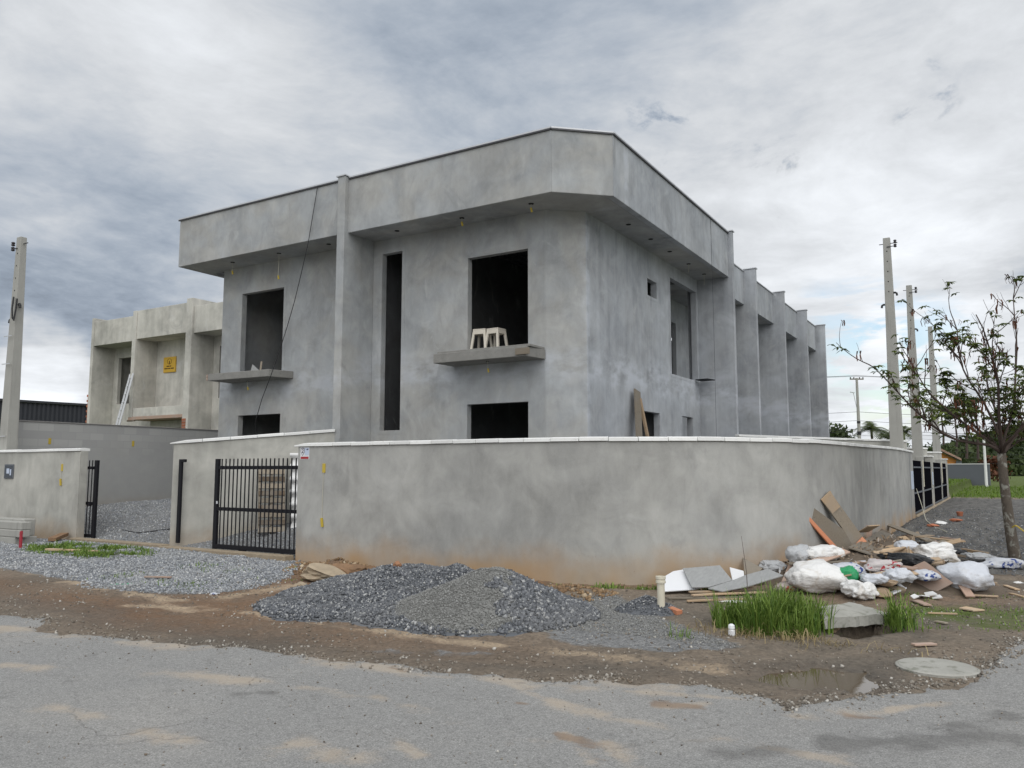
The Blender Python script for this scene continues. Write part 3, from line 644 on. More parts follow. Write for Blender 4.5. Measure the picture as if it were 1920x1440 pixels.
stone_obj('gravel_heap', on(P2, lambda x, y: land(x, y) + heap_h(x, y), .004), .012, .028, M['gravel_dark'], 'broad low heap of dark crushed gravel against the long yard wall', 'gravel heap', heap_base(heap_h, -9.4, -3.8, 6.1, 10.2, .06))
P2 = scatter(20000, -6.4, -3.8, 6.5, 9.0, lambda x, y: sstep(fine_h(x, y), .003, .03) * (1.0 - .0 * x))
Pf = on(P2, lambda x, y: land(x, y) + fine_h(x, y), .002)
dark = (Pf[:, 0] * .5178 * 0 + Pf[:, 0] * 1.0 + .45 * (Pf[:, 1] - 7.6) > -4.75 + 1.3 * (fbm(P2[:, 0] * 3, P2[:, 1] * 3, 61) - .5))
stone_obj('stone_dust_heap', Pf[~dark], .006, .016, M['gravel_fine'], 'pointed heap of finer pale grey stone dust in front of the dark gravel', 'gravel heap', heap_base(fine_h, -6.4, -3.7, 6.5, 9.1, .05))
stone_obj('coarse_gravel_spill', Pf[dark], .014, .034, M['gravel_dark'], 'coarse blue grey stones spilling down the right face of the pointed heap', 'gravel')
P2 = scatter(5200, -12, 1.2, 4.8, 12.8, lambda x, y: (poly_sd(x, y, ROAD) < .15) * (lot(x, y) == 0) * (.15 + .85 * sstep(fbm(x * 1.6, y * 1.6, 71), .42, .62)))
stone_obj('loose_pebbles', on(P2, land, .004), .006, .022, M['pebble'], 'small loose pebbles scattered over the muddy verge', 'pebbles')
P2 = scatter(2600, -12, .6, 4.3, 9.5, lambda x, y: np.exp(-((poly_sd(x, y, ROAD) + .05) / .11) ** 2) * (.2 + .8 * sstep(fbm(x * 3, y * 3, 73), .4, .6)))
stone_obj('road_crumbs', on(P2, lambda x, y: np.maximum(land(x, y), road_z(x, y)), .003), .004, .022, M['pebble'], 'crumbs of broken asphalt along the ragged road edge', 'pebbles')
P2 = scatter(900, -8, .5, 2.6, 6.5, lambda x, y: (poly_sd(x, y, ROAD) > .05) * sstep(fbm(x * .9, y * .9, 72), .35, .6))
stone_obj('road_grit', on(P2, lambda x, y: road_z(x, y), .004), .003, .011, M['pebble'], 'scattered grit lying on the worn asphalt', 'pebbles')
P2 = scatter(5200, -2.4, 1.9, 14.5, 34, lambda x, y: np.clip(a_dark(x, y), 0, 1) * np.clip(300 / (y * y), .1, 1))
stone_obj('dark_ground_stones', on(P2, land, .004), .010, .032, M['gravel_dark'], 'coarse dark stones strewn over the blackish ground beside the gates')
P2 = scatter(5000, -5.0, -1.9, 7.4, 9.6, lambda x, y: sstep(a_gravel(x, y), .35, .7) * (fine_h(x, y) < .005) * (heap_h(x, y) < .01))
stone_obj('spread_stone_dust', on(P2, land, .002), .005, .016, M['gravel_fine'], 'thin grey spread of stone dust between the heap and the grass')
# ------------------------------------------------------------------ walls with openings
def panel(name, A, B, th, z0, z1, holes, mt, parent, bevel=.012, label=None):
    """wall from A to B (plan), thickness th to the left of A->B; holes are (u0, u1, z0, z1) along A->B"""
    A, B = np.array(A, float), np.array(B, float); Lw = np.linalg.norm(B - A); e = (B - A) / Lw; n = np.array((-e[1], e[0])) * th
    us = sorted({0, Lw, *[h[0] for h in holes], *[h[1] for h in holes]}); zs = sorted({z0, z1, *[h[2] for h in holes], *[h[3] for h in holes]})
    us = [u for u in us if -1e-6 <= u <= Lw + 1e-6]; zs = [z for z in zs if z0 - 1e-6 <= z <= z1 + 1e-6]
    nu, nz = len(us), len(zs); V = []
    for s in (0, 1):
        for z in zs:
            for u in us: V.append((*(A + e * u + n * s), z))
    idx = lambda s, i, j: s * nu * nz + j * nu + i
    solid = np.ones((nu - 1, nz - 1), bool)
    for i in range(nu - 1):
        for j in range(nz - 1):
            um, zm = (us[i] + us[i + 1]) / 2, (zs[j] + zs[j + 1]) / 2
            if any(h[0] < um < h[1] and h[2] < zm < h[3] for h in holes): solid[i, j] = False
    F = []
    S = lambda i, j: 0 <= i < nu - 1 and 0 <= j < nz - 1 and solid[i, j]
    for i in range(nu - 1):
        for j in range(nz - 1):
            if not solid[i, j]: continue
            a, b, c, d_ = idx(0, i, j), idx(0, i + 1, j), idx(0, i + 1, j + 1), idx(0, i, j + 1); k = nu * nz
            F += [(a, b, c, d_), (a + k, d_ + k, c + k, b + k)]
            if not S(i, j - 1): F.append((a, a + k, b + k, b))
            if not S(i, j + 1): F.append((d_, c, c + k, d_ + k))
            if not S(i - 1, j): F.append((a, d_, d_ + k, a + k))
            if not S(i + 1, j): F.append((b, b + k, c + k, c))
    V = np.array(V); used = sorted({q for f_ in F for q in f_}); mp = {q: i for i, q in enumerate(used)}
    V = V[used]; F = [tuple(mp[q] for q in f_) for f_ in F]
    c = np.array((*(V.min(0)[:2] + V.max(0)[:2]) / 2, V[:, 2].min()))
    o = link(name, make_mesh(name, V - c, F, mt), parent, c)
    if bevel: bev(o, bevel)
    return props(o, label=label)
def box(name, a, b, mt, parent, bevel=.01, **k): return MB().box(a, b).part(name, mt, parent, bevel, **k)

# ------------------------------------------------------------------ the corner building
YF, YB, XF, XB = 13.0, 13.88, -6.09, -6.97
ZS, ZT = 6.82, 8.07
bld = thing('concrete_building', 'two storey corner building in raw grey cement render with deep overhanging parapet', 'building', (-11, 17.5, .6))
front_h = [(-16.55, -15.03, 4.02, 6.11), (-16.55, -15.03, 1.8, 2.96), (-11.87, -11.29, 2.46, 6.50), (-9.5, -8.02, 4.02, 6.08), (-9.5, -8.02, 1.55, 2.95)]
X0 = -17.3
panel('front_wall', (X0, YB), (-7.63, YB), .16, .3, ZS + .08, [(a - X0, b - X0, c, d_) for a, b, c, d_ in front_h], M['render'], bld)
ch0, ch1 = np.array((-7.63, YB)), np.array((XB, 14.42))
panel('chamfer_wall', ch0 + (0.001, 0), ch1, .16, .3, ZS + .08, [], M['render'], bld, .02)
side_h = [(17.72, 18.33, 5.72, 6.13), (19.28, 21.32, 3.99, 6.47), (16.85, 18.38, 1.6, 2.94), (19.98, 20.82, 1.9, 2.97)]
panel('side_wall', (XB, 14.421), (XB, 21.5), .16, .3, ZS + .08, [(a - 14.421, b - 14.421, c, d_) for a, b, c, d_ in side_h], M['render_skylit'], bld)
panel('left_end_wall', (X0 + .003, 21.5), (X0 + .003, YB + .16), .16, .3, ZS + .08, [], M['render'], bld)
panel('rear_wall', (-8.7, 22.0), (X0, 22.0), .16, .3, ZT, [], M['render'], bld)
# parapet band: front, chamfer and side faces, and the soffit under it
poly_o = [(-18.0, YF), (-7.0, YF), (XF, 13.83), (XF, 21.5)]
poly_i = [(-18.0, YF + .15), (-7.06, YF + .15), (XF - .15, 13.9), (XF - .15, 21.5)]
def band(i0, i1, name, mt):
    return MB().prism([poly_o[i0], poly_o[i1], poly_i[i1], poly_i[i0]], ZS, ZT).part(name, mt, bld, .012)
band(0, 1, 'parapet_front', M['render']); band(1, 2, 'parapet_chamfer', M['render']); band(2, 3, 'parapet_side', M['render_skylit'])
MB().prism([(-18.0, YF + .151), (-17.85, YF + .151), (-17.85, 21.5), (-18.0, 21.5)], ZS, ZT).part('parapet_end', M['render'], bld, .012)
sof = MB().prism([(-17.849, YF + .151), (-7.062, YF + .151), (XF - .151, 13.902), (XF - .151, 21.49), (XB - .1, 21.49), (XB - .1, 14.5), (-7.7, YB + .1), (-17.849, YB + .1)], ZS + .004, ZS + .12)
sof.part('soffit', M['render'], bld)
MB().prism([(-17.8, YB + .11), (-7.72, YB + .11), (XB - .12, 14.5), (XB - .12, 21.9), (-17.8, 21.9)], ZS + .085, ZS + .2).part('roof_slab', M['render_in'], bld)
# zinc flashing along the parapet
def cap(pts, name):
    for a, b in zip(pts[:-1], pts[1:]):
        a, b = np.array(a, float), np.array(b, float); e = (b - a) / np.linalg.norm(b - a); n = np.array((e[1], -e[0]))
        q = [a + n * .035 - e * .0, b + n * .035, b - n * .17, a - n * .17]
        o = MB().prism([tuple(v) for v in q], ZT + .001, ZT + .030).part(name, M['zinc'], bld)
        MB().prism([tuple(a + n * .034), tuple(b + n * .034), tuple(b + n * .004), tuple(a + n * .004)], ZT - .030, ZT).part('flashing_shade_lip', M['zinc_dark_and_shade'], o)  # near-black strip that paints the shade line under the flashing
cap([(-18.03, YF), (-12.38, YF)], 'flashing'); cap([(-12.10, YF), (-7.0, YF)], 'flashing'); cap([(-7.0, YF), (XF, 13.83)], 'flashing'); cap([(XF, 13.83), (XF, 21.49)], 'flashing')
# fins
def fin(x0, x1, y0, y1, zt, mt, z0=.35):
    o = box('fin', (x0, y0, z0), (x1, y1, zt), mt, bld, .012)
    MB().box((x0 - .03, y0 - .03, zt + .001), (x1 + .03, y1 + .03, zt + .028)).part('fin_cap', M['zinc'], o)
fin(-12.35, -12.13, 12.88, YB - .002, 8.10, M['render'])
fin(XB - .3, -5.98, 21.502, 21.66, 8.10, M['render_skylit'])
for y in (26.08, 30.08, 34.08, 38.05): fin(-9.2, -6.48, y - .16, y, 8.08, M['render_skylit'])
fy = [21.66, 25.92, 26.08, 29.92, 30.08, 33.92, 34.08, 37.89]
for a, b in zip(fy[::2], fy[1::2]):
    box('bay_parapet', (-7.02, a + .002, 6.92), (-6.87, b - .002, 8.02), M['render_skylit'], bld, .01)
    box('bay_flashing', (-7.05, a + .002, 8.021), (-6.84, b - .002, 8.05), M['zinc'], bld, 0)
    box('bay_soffit', (-8.6, a + .002, 6.925), (-7.022, b - .002, 7.05), M['render'], bld, 0)
    panel('bay_wall', (-8.6, a + .002), (-8.6, b - .002), .15, .3, 8.0, [(1.0, 2.6, 4.0, 6.2), (1.0, 2.6, 1.0, 3.0)], M['render_skylit'], bld)
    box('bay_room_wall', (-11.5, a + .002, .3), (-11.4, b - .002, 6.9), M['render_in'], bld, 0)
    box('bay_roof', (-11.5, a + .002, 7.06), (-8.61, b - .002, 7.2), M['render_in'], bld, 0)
box('far_end_wall', (-11.5, 38.06, .3), (-9.21, 38.2, 8.0), M['render_skylit'], bld, 0)
# rooms inside: floors, cross walls, ribbed ceiling
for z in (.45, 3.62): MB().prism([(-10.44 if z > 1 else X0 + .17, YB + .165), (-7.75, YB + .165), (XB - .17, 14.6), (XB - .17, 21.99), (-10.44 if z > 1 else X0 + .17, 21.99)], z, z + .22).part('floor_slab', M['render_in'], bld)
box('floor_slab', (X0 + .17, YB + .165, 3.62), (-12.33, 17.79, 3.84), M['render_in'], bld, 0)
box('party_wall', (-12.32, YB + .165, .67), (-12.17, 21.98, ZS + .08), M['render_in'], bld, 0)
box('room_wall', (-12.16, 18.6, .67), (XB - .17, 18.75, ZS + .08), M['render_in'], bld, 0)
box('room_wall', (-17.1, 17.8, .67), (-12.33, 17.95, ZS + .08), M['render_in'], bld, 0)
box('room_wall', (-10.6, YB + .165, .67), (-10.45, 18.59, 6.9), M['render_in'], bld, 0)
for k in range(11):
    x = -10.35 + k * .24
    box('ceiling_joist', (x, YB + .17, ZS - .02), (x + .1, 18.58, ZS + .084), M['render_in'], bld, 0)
# smoother render bands round the openings
for a, b, c, d_ in front_h:
    w = .085
    panel('window_surround', (a - w, YB - .0045), (b + w, YB - .0045), .004, max(c - w, 1.0), d_ + w, [(w, w + b - a, c, d_)], M['render'], bld, 0)
for a, b, c, d_ in side_h:
    w = .075
    panel('window_surround', (XB + .0045, a - w), (XB + .0045, b + w), .004, max(c - w, 1.0), d_ + w, [(w, w + b - a, c, d_)], M['render_skylit'], bld, 0)
# slab sills under the upper windows
o = MB().prism([(-9.9, 13.22), (-7.70, 13.24), (-7.62, YB - .003), (-9.86, YB - .003)], 3.77, 3.965).part('window_slab', M['rough_concrete'], bld, .012)
MB().prism([(-9.86, 13.3), (-7.64, 13.3), (-7.64, YB - .003), (-9.86, YB - .003)], 3.966, 4.015).part('slab_screed', M['rough_concrete'], o, .008)
MB().prism([(-7.92, 13.195), (-7.62, 13.195), (-7.612, 13.235), (-7.92, 13.218)], 3.80, 3.925).part('formwork_strip', M['wood_grey'], o, .003)
o = MB().prism([(-16.88, 13.17), (-14.80, 13.25), (-14.62, YB - .003), (-16.86, YB - .003)], 3.80, 3.975).part('window_slab', M['rough_concrete'], bld, .012)
MB().prism([(-16.93, 13.165), (-16.885, 13.165), (-16.885, 13.45), (-16.93, 13.45)], 3.81, 3.96).part('formwork_strip', M['wood_pink'], o, .003)
MB().sheet([(-15.95, 13.7, 3.98), (-15.55, 13.72, 3.98), (-15.92, 13.74, 4.22)], .012).one('fibreboard_scrap', 'pointed grey board scrap standing on the left window slab', 'board', M['panel_grey'])
MB().beam((-15.36, 13.5, 3.975), (-15.38, 13.55, 4.23), .045, .012).one('wood_offcut', 'thin upright offcut standing on the left window slab', 'wood', M['wood_grey'])
# lamp sockets in the soffit and pale cords that hang from some of them
def socket(x, y, cord=0, tip=True):
    o = MB().lathe([(.055, 0), (.055, .006)], (x, y, ZS - .003), 14).part('lamp_socket', M['hole'], bld)
    if cord:
        MB().tube([(x, y, ZS - .004), (x + .004, y, ZS - cord * .5), (x - .004, y, ZS - cord)], .0045, 5).part('cord', M['cord'], o)
        if tip: MB().beam((x - .004, y, ZS - cord), (x + .02, y, ZS - cord - .09), .03, .03).part('conduit_tip', M['yellow'], o)
for x, y, c in ((-16.4, 13.41, .22), (-14.74, 13.41, .55), (-13.14, 13.45, 0), (-11.1, 13.45, 0), (-9.36, 13.44, .08), (-7.67, 13.4, .08)): socket(x, y, c)
for y, c in ((15.66, 0), (16.95, 0), (18.18, 0), (19.55, .22), (20.81, .3)): socket(-6.56, y, c, False)
for x in (-8.75, -15.8):
    o = MB().lathe([(.035, 0), (.035, .006)], (x, 13.5, 3.763), 12).part('slab_socket', M['hole'], bld)
    MB().tube([(x, 13.5, 3.764), (x + .01, 13.5, 3.62)], .004, 5).part('cord', M['cord'], o); MB().beam((x + .01, 13.5, 3.62), (x + .03, 13.5, 3.54), .025, .025).part('conduit_tip', M['yellow'], o)
# cables off the roof
def cable(name, label, pts, r=.008, mt='cable', cat='cable', n=14):
    P = np.array(pts, float); k = np.linspace(0, len(P) - 1, n); Q = np.stack([np.interp(k, range(len(P)), P[:, i]) for i in range(3)], 1)
    return MB().tube(Q, r, 5).one(name, label, cat, M[mt])
cable('roof_cable', 'long black cable hanging from the left parapet down past the window', [(-13.05, 12.96, 8.06), (-13.3, 12.93, 6.6), (-13.75, 12.95, 5.2), (-14.25, 12.95, 4.0), (-15.0, 13.1, 2.9), (-15.6, 13.6, 2.0), (-15.9, 14.1, 1.81)], .009)
cable('roof_wire', 'thin dark wire hanging straight down from the right parapet', [(XF + .01, 19.95, 8.08), (XF + .02, 19.95, 5), (XF + .01, 19.95, 1.5), (XF + .03, 19.95, lz(XF, 19.95))], .004)
# leaning boards at the low side window
MB().beam((-6.55, 16.15, .7), (-6.86, 16.72, 3.35), .30, .03, (1, 0, .2)).one('leaning_board', 'weathered wide board leaning beside the low side window', 'board', M['wood_grey'])
MB().beam((-6.48, 17.15, .7), (-6.84, 16.82, 3.18), .09, .05, (1, 0, .2)).one('leaning_batten', 'narrow pale batten leaning across the low side window', 'wood', M['wood'])
MB().prism([(-6.95, 21.05), (-6.6, 21.0), (-6.52, 21.4), (-6.9, 21.45)], 3.995, 4.02).one('black_tray', 'black plastic tray tipped over the sill of the tall side window', 'tray', M['steel'])
# plastic stools seen in the upper window
def stool(x, y, rz, sc_, label, h=.47):
    t_ = thing('plastic_stool', label, 'stool', (x, y, 4.02), 'stools on the window slab'); t_.rotation_euler[2] = rz
    def loc(mb, name, bevel=.006):
        o = bpy.data.objects.new(name, make_mesh(name, mb.V, mb.F, M['chair'])); COL.objects.link(o); o.parent = t_; return bev(o, bevel)
    w = .15
    loc(MB().box((-w, -w, h - .03), (w, w, h)), 'seat', .012)
    for sx in (-1, 1):
        for sy in (-1, 1): loc(MB().beam((sx * (w - .03), sy * (w - .03), h - .03), (sx * (w + .03), sy * (w + .03), 0), .05, .05), 'leg')
    for a, b in (((-1, -1), (1, -1)), ((1, -1), (1, 1)), ((1, 1), (-1, 1)), ((-1, 1), (-1, -1))):
        loc(MB().beam((a[0] * w * .92, a[1] * w * .92, h - .07), (b[0] * w * .92, b[1] * w * .92, h - .07), .015, .09), 'apron', .003)
stool(-9.32, 14.16, .12, 1, 'dirty white plastic stool on the left of the upper window', .54)
stool(-8.97, 14.18, -.08, 1, 'dirty white plastic stool on the right of its twin in the upper window', .53)

# ------------------------------------------------------------------ yard walls
def path_wall(P, th, zb, zt, name, label, mt, step=.42, cop=True, edge=.035, inward=None, cap0=True):
    """free-standing wall along plan points P (outer face); thickness to the left; white coping slabs one by one"""
    P = np.array(P, float); seg = np.linalg.norm(np.diff(P, axis=0), axis=1); s = np.concatenate([[0], np.cumsum(seg)]); L = s[-1]
    if not callable(zt):
        zfix = zt; zt = lambda q: zfix
    pt = lambda q: np.array([np.interp(q, s, P[:, 0]), np.interp(q, s, P[:, 1])])
    def nr(q):
        e = pt(min(q + .05, L)) - pt(max(q - .05, 0)); e /= np.linalg.norm(e); return np.array((-e[1], e[0])), e
    root = thing(name, label, 'wall', (*P[0], 0))
    K = max(2, int(L / .25)); V = []
    for i in range(K + 1):
        q = L * i / K; n, e = nr(q); a = pt(q); b = a + n * th
        V += [(*a, zb), (*a, zt(q)), (*b, zt(q)), (*b, zb)]
    F = [(i * 4 + k, i * 4 + 4 + k, i * 4 + 4 + (k + 1) % 4, i * 4 + (k + 1) % 4) for i in range(K) for k in range(4)] + [(0, 1, 2, 3), (4 * K + 3, 4 * K + 2, 4 * K + 1, 4 * K)]
    F = [f_[::-1] for f_ in F]
    V = np.array(V); c = np.array((*P[0], zb)); o = link('wall_face', make_mesh('wall_face', V - c, F, mt), root, c); bev(o, .012)
    if cop:
        m_ = max(1, round(L / step)); g = .004
        for i in range(m_):
            q0, q1 = L * i / m_ + g, L * (i + 1) / m_ - g; r_ = random.uniform(-.0035, .0035); V = []
            if i == 0 and cap0: q0 = -.07
            for q in (q0, (q0 + q1) / 2, q1):
                n, e = nr(min(max(q, 0), L)); a = pt(min(max(q, 0), L)) + (e * q if q < 0 else 0); z = zt(min(max(q, 0), L)) + .002 + r_
                th2 = .022 if q < 0 else .066
                V += [(*(a - n * edge), z), (*(a - n * edge), z + th2 * .82), (*(a + n * th / 2), z + th2), (*(a + n * (th + edge)), z + th2 * .82), (*(a + n * (th + edge)), z)]
            F = [(j * 5 + k, j * 5 + (k + 1) % 5, j * 5 + 5 + (k + 1) % 5, j * 5 + 5 + k) for j in range(2) for k in range(5)] + [(4, 3, 2, 1, 0), (10, 11, 12, 13, 14)]
            V = np.array(V); c = V.mean(0); o = link('coping_slab', make_mesh('coping_slab', V - c, F, M['coping']), root, c); bev(o, .004, 1)
    return root
ang = np.linspace(-90, 0, 19)
WP = [(-10.66, 10.28)] + [(-6.25 + 3.92 * math.cos(R(a)), 14.2 + 3.92 * math.sin(R(a))) for a in ang] + [(-2.33, 27.7)]
main_wall = path_wall(WP, .16, -.25, lambda q: 2.0 + .11 * float(sstep(q, 9, 21)), 'yard_wall', 'long curved yard wall of grey render with white coping', M['render_wall'])
# conduit box, cord and warning sticker on it
def conduit(x, y, z, cord, parent, ax='y', name='conduit_box'):
    w = .035
    o = (MB().box((x - w, y - .012, z - .16), (x + w, y - .0005, z)) if ax == 'y' else MB().box((x + .0005, y - w, z - .16), (x + .012, y + w, z))).part(name, M['yellow'], parent, .004)
    if cord:
        MB().tube([(x, y - .015, z - .15), (x - .01, y - .012, z - .15 - cord * .5), (x - .012, y - .014, z - .15 - cord)], .004, 5).part('cord', M['cord'], o)
        MB().beam((x - .014, y - .022, z - .15 - cord), (x + .012, y - .022, z - .30 - cord), .035, .03).part('conduit_tip', M['yellow'], o)
conduit(-10.02, 10.28, 1.70, .78, main_wall)
tw = 10.279
sg = thing('warning_sticker', 'small white, red and blue security sticker by the wall end', 'sticker', (-10.45, tw - .004, 1.77))
def plate(x0, x1, z0, z1, d_, name, mt, par=sg): return MB().box((x0, tw - d_ - .002, z0), (x1, tw - d_, z1)).part(name, M[mt], par)
plate(-10.60, -10.38, 1.775, 1.985, .001, 'backing', 'sign_w'); plate(-10.49, -10.39, 1.85, 1.975, .0035, 'blue_panel', 'sign_l'); plate(-10.585, -10.395, 1.782, 1.822, .0035, 'red_band', 'sign_r')
shd = [(-10.585, 1.965), (-10.54, 1.98), (-10.495, 1.965), (-10.495, 1.90), (-10.54, 1.835), (-10.585, 1.90)]
for k, mt_, d_ in ((1, 'sign_n', .0035), (.82, 'sign_w', .0055)):
    cx, cz = -10.54, 1.91; MB().sheet([(cx + (a - cx) * k, tw - d_, cz + (b - cz) * k) for a, b in shd], .0015).part('shield', M[mt_], sg)
for a, b in (((-10.555, 1.945), (-10.53, 1.95)), ((-10.53, 1.95), (-10.523, 1.925)), ((-10.523, 1.925), (-10.55, 1.90)), ((-10.555, 1.895), (-10.52, 1.893))):
    MB().beam((a[0], tw - .0075, a[1]), (b[0], tw - .0075, b[1]), .0015, .012).part('shield_figure', M['sign_n'], sg)
MB().sheet([(-10.455, tw - .0055, 1.945), (-10.41, tw - .0055, 1.965), (-10.40, tw - .0055, 1.945), (-10.43, tw - .0055, 1.935)], .0015).part('camera_mark', M['sign_n'], sg)
# sloping wall between the two drives
div = path_wall([(-14.12, 10.28), (-12.262, 12.879)], .2, -.2, lambda q: 2.10 + .30 * q / 3.2, 'dividing_wall', 'short sloping wall with white coping between the two driveways', M['render_low'], .55)
# low wall at the left with a drain pipe in its end
low = path_wall([(-26, 10.28), (-17.30, 10.28)], .17, -.2, 2.0, 'street_wall', 'low street wall at the far left with white coping and a meter window', M['render_low'], .85, cap0=False)
o = MB().box((-17.52, 10.262, .05), (-17.30, 10.2795, 1.98)).part('end_pilaster', M['render_low'], low, .01)
o = MB().box((-20.4, 10.255, 1.38), (-20.0, 10.279, 1.72)).part('meter_frame', M['grey_paint'], low, .008); MB().box((-20.365, 10.25, 1.41), (-20.035, 10.2545, 1.69)).part('meter_glass', M['meter'], o)
for a in ((-20.28, 1.50, -20.16, 1.62), (-20.13, 1.46, -20.07, 1.60)): MB().box((a[0], 10.247, a[1]), (a[2], 10.2495, a[3])).part('meter_dial', M['sign_l'], o)
conduit(-18.0, 10.28, 1.72, .18, low)
# plot boundary wall behind
bw = thing('boundary_wall', 'tall thinly rendered block wall running back behind the left driveway', 'wall', (-21.5, 15, 0))
box('wall_face', (-21.66, 10.75, -.1), (-21.5, 17.5, 2.83), M['render_back'], bw, .012); box('wall_cap', (-21.68, 10.74, 2.832), (-21.48, 17.52, 2.86), M['coping_edge'], bw, .004)
for y in (11.9, 14.3): conduit(-21.5, y, 2.42, 0, bw, 'x')
# concrete threshold under the gates
th_o = thing('gate_threshold', 'pale concrete strip under the two driveway gates', 'kerb', (-14, 10.2, 0))
box('left_strip', (-17.29, 10.10, -.1), (-14.14, 10.32, .13), M['stone_pale'], th_o, .012); box('right_strip', (-14.13, 10.05, -.1), (-10.67, 10.26, .11), M['stone_pale'], th_o, .012)
# sliding gate half drawn across the right drive
gt = thing('sliding_gate', 'black steel bar gate drawn across the right driveway', 'gate', (-11.7, 10.36, .08))
x0, x1, yg = -12.92, -10.60, 10.36
box('end_post', (x0, yg - .03, .1), (x0 + .09, yg + .03, 1.80), M['steel'], gt, .004)
for z in (1.60, .82): box('rail', (x0 + .091, yg - .025, z), (x1, yg + .025, z + .065), M['steel'], gt, .004)
box('bottom_rail', (x0 + .091, yg - .03, .11), (x1, yg + .03, .19), M['steel'], gt, .004)
bar = make_mesh('bar', *(lambda b: (b.V, b.F))(MB().box((-.014, -.034, 0), (.014, -.0255, 1.61))), M['steel'])
for k in range(20): link('bar', bar, gt, (x0 + .20 + k * (x1 - x0 - .24) / 19.0, yg, .19))
box('wheel_bracket', (-12.2, yg - .02, .06), (-12.02, yg + .02, .109), M['steel'], gt, .004)
lk = MB().lathe([(.018, 0), (.018, .05)], (x0 + .12, yg - .05, .95), 10).part('lock', M['zinc'], gt)
o = MB().box((-13.98, 10.31, .16), (-13.90, 10.36, 1.80)).box((-13.899, 10.31, 1.74), (-13.80, 10.36, 1.80)).one('gate_catch_post', 'black steel catch post with hooked top beside the dividing wall', 'post', M['steel'], bevel=.004)
# second gate, slid back behind the low wall: its end shows
gt2 = thing('sliding_gate', 'black steel gate slid back behind the far left street wall, only its end showing', 'gate', (-17.3, 10.55, .08))
box('end_post', (-17.14, 10.5, .1), (-17.04, 10.56, 1.80), M['steel'], gt2, .004)
for z in (1.60, .82, .12): box('rail', (-20.5, 10.505, z), (-17.141, 10.555, z + .065), M['steel'], gt2, .004)
for k in range(12): link('bar', bar, gt2, (-17.22 - k * .12, 10.535, .19))
box('guide_roller', (-17.22, 10.44, 1.60), (-17.16, 10.499, 1.66), M['steel'], gt2, .003); box('guide_roller', (-17.22, 10.44, .80), (-17.16, 10.499, .86), M['steel'], gt2, .003)
# pallet and roof sheet behind the right gate
zp = lz(-12.45, 11.45)
pl = thing('wooden_pallet', 'weathered wooden pallet leaning upright behind the black gate', 'pallet', (-12.5, 11.5, zp))
pb, pt_ = np.array((-12.64, 11.22, zp)), np.array((-13.0, 11.50, zp + 1.25)); sd = np.array((.58, .81, 0)); sd /= np.linalg.norm(sd); nn = np.cross(sd, pt_ - pb); nn /= np.linalg.norm(nn)
for k in (0, .5, 1): MB().beam(pb + sd * k * .46, pt_ + sd * k * .46, .05, .09, nn).part('stringer', M['wood_grey'], pl, .004)
for k in range(9): a = pb + (pt_ - pb) * (.04 + k * .114); MB().beam(a - nn * -.062 - sd * .03, a + nn * .062 + sd * .49, .10, .022, nn).part('slat', M[('wood_grey', 'wood_dark')[k % 2]], pl, .003)
m_ = MB(); nx_ = 60; c0 = np.array((-12.22, 11.72, zp)); e1 = np.array((.8, .4, 0)); V = []
for i in range(nx_ + 1):
    s_ = i / nx_; V += [c0 + np.array((-.10, .02, 0)) + e1 * 0 + np.array((0, 0, 1.6)) * s_ + np.array((-.32, .25, 0)) * s_ + np.array((.02, -.05, 0)) * math.sin(s_ * 40), ]
W_ = [v + np.array((.32, .45, 0)) for v in V]
m_.add(V + W_, [(i, i + 1, nx_ + 2 + i, nx_ + 1 + i) for i in range(nx_)])
o = m_.one('corrugated_sheet', 'wavy white roof sheet leaning behind the pallet and gate', 'roof sheet', M['white_paint'], smooth=True); s_ = o.modifiers.new('solid', 'SOLIDIFY'); s_.thickness = .006
# walls that part the yards on the right, each from a fin to the street
for (x0, y0), (x1, y1), zt_, lab in (((-5.95, 21.45), (-2.52, 28.3), 2.46, 'nearest sloping dividing wall with white coping on the right side yards'), ((-6.4, 29.9), (-2.5, 36.2), 2.40, 'middle dividing wall with white coping behind the dark side gates'),
                                     ((-6.4, 37.9), (-2.5, 45.2), 2.40, 'farthest dividing wall with white coping behind the dark side gates')):
    path_wall([(x0, y0), (x1, y1)], .16, 0, zt_, 'side_yard_wall', lab, M['render_low'], .8, cap0=False)
# street front of the side yards: pillars, meter posts, dark gates
XS = -2.33
def pillar(y0, y1, zt_, lab, meter=False):
    t_ = thing('gate_pillar', lab, 'pillar', (XS - .1, (y0 + y1) / 2, .1)); box('shaft', (XS - .22, y0, -.05), (XS, y1, zt_), M['render_low'], t_, .012)
    box('coping', (XS - .26, y0 - .04, zt_ + .001), (XS + .04, y1 + .04, zt_ + .05), M['coping'], t_, .006)
    if meter: box('meter_window', (XS + .001, y0 + .25, 1.0), (XS + .015, y0 + .65, 1.5), M['sign_l'], t_, .004)
pl_ = box('wall_joint', (XS - .002, 26.6, .05), (XS + .004, 26.64, 2.05), M['grey_paint'], main_wall, 0)
for y in (26.85, 27.25): MB().box((XS + .0005, y, 1.0), (XS + .014, y + .3, 1.55)).part('meter_window', M['sign_l'], main_wall, .004)
pillar(35.2, 36.3, 2.08, 'grey gate pillar with white cap midway along the side gates', True); pillar(45.2, 46.3, 2.08, 'last grey gate pillar at the far end of the side gates')
def post(y, lab):
    t_ = thing('meter_post', lab, 'post', (XS - .1, y, .1)); box('shaft', (XS - .2, y, 0), (XS + .02, y + .2, 2.05), M['precast'], t_, .012); box('riser_pipe', (XS + .021, y + .06, 1.0), (XS + .05, y + .14, 1.9), M['pvc'], t_, .01)
post(30.9, 'slim concrete meter post between the first two side gates'); post(41.0, 'slim concrete meter post between the two farthest side gates')
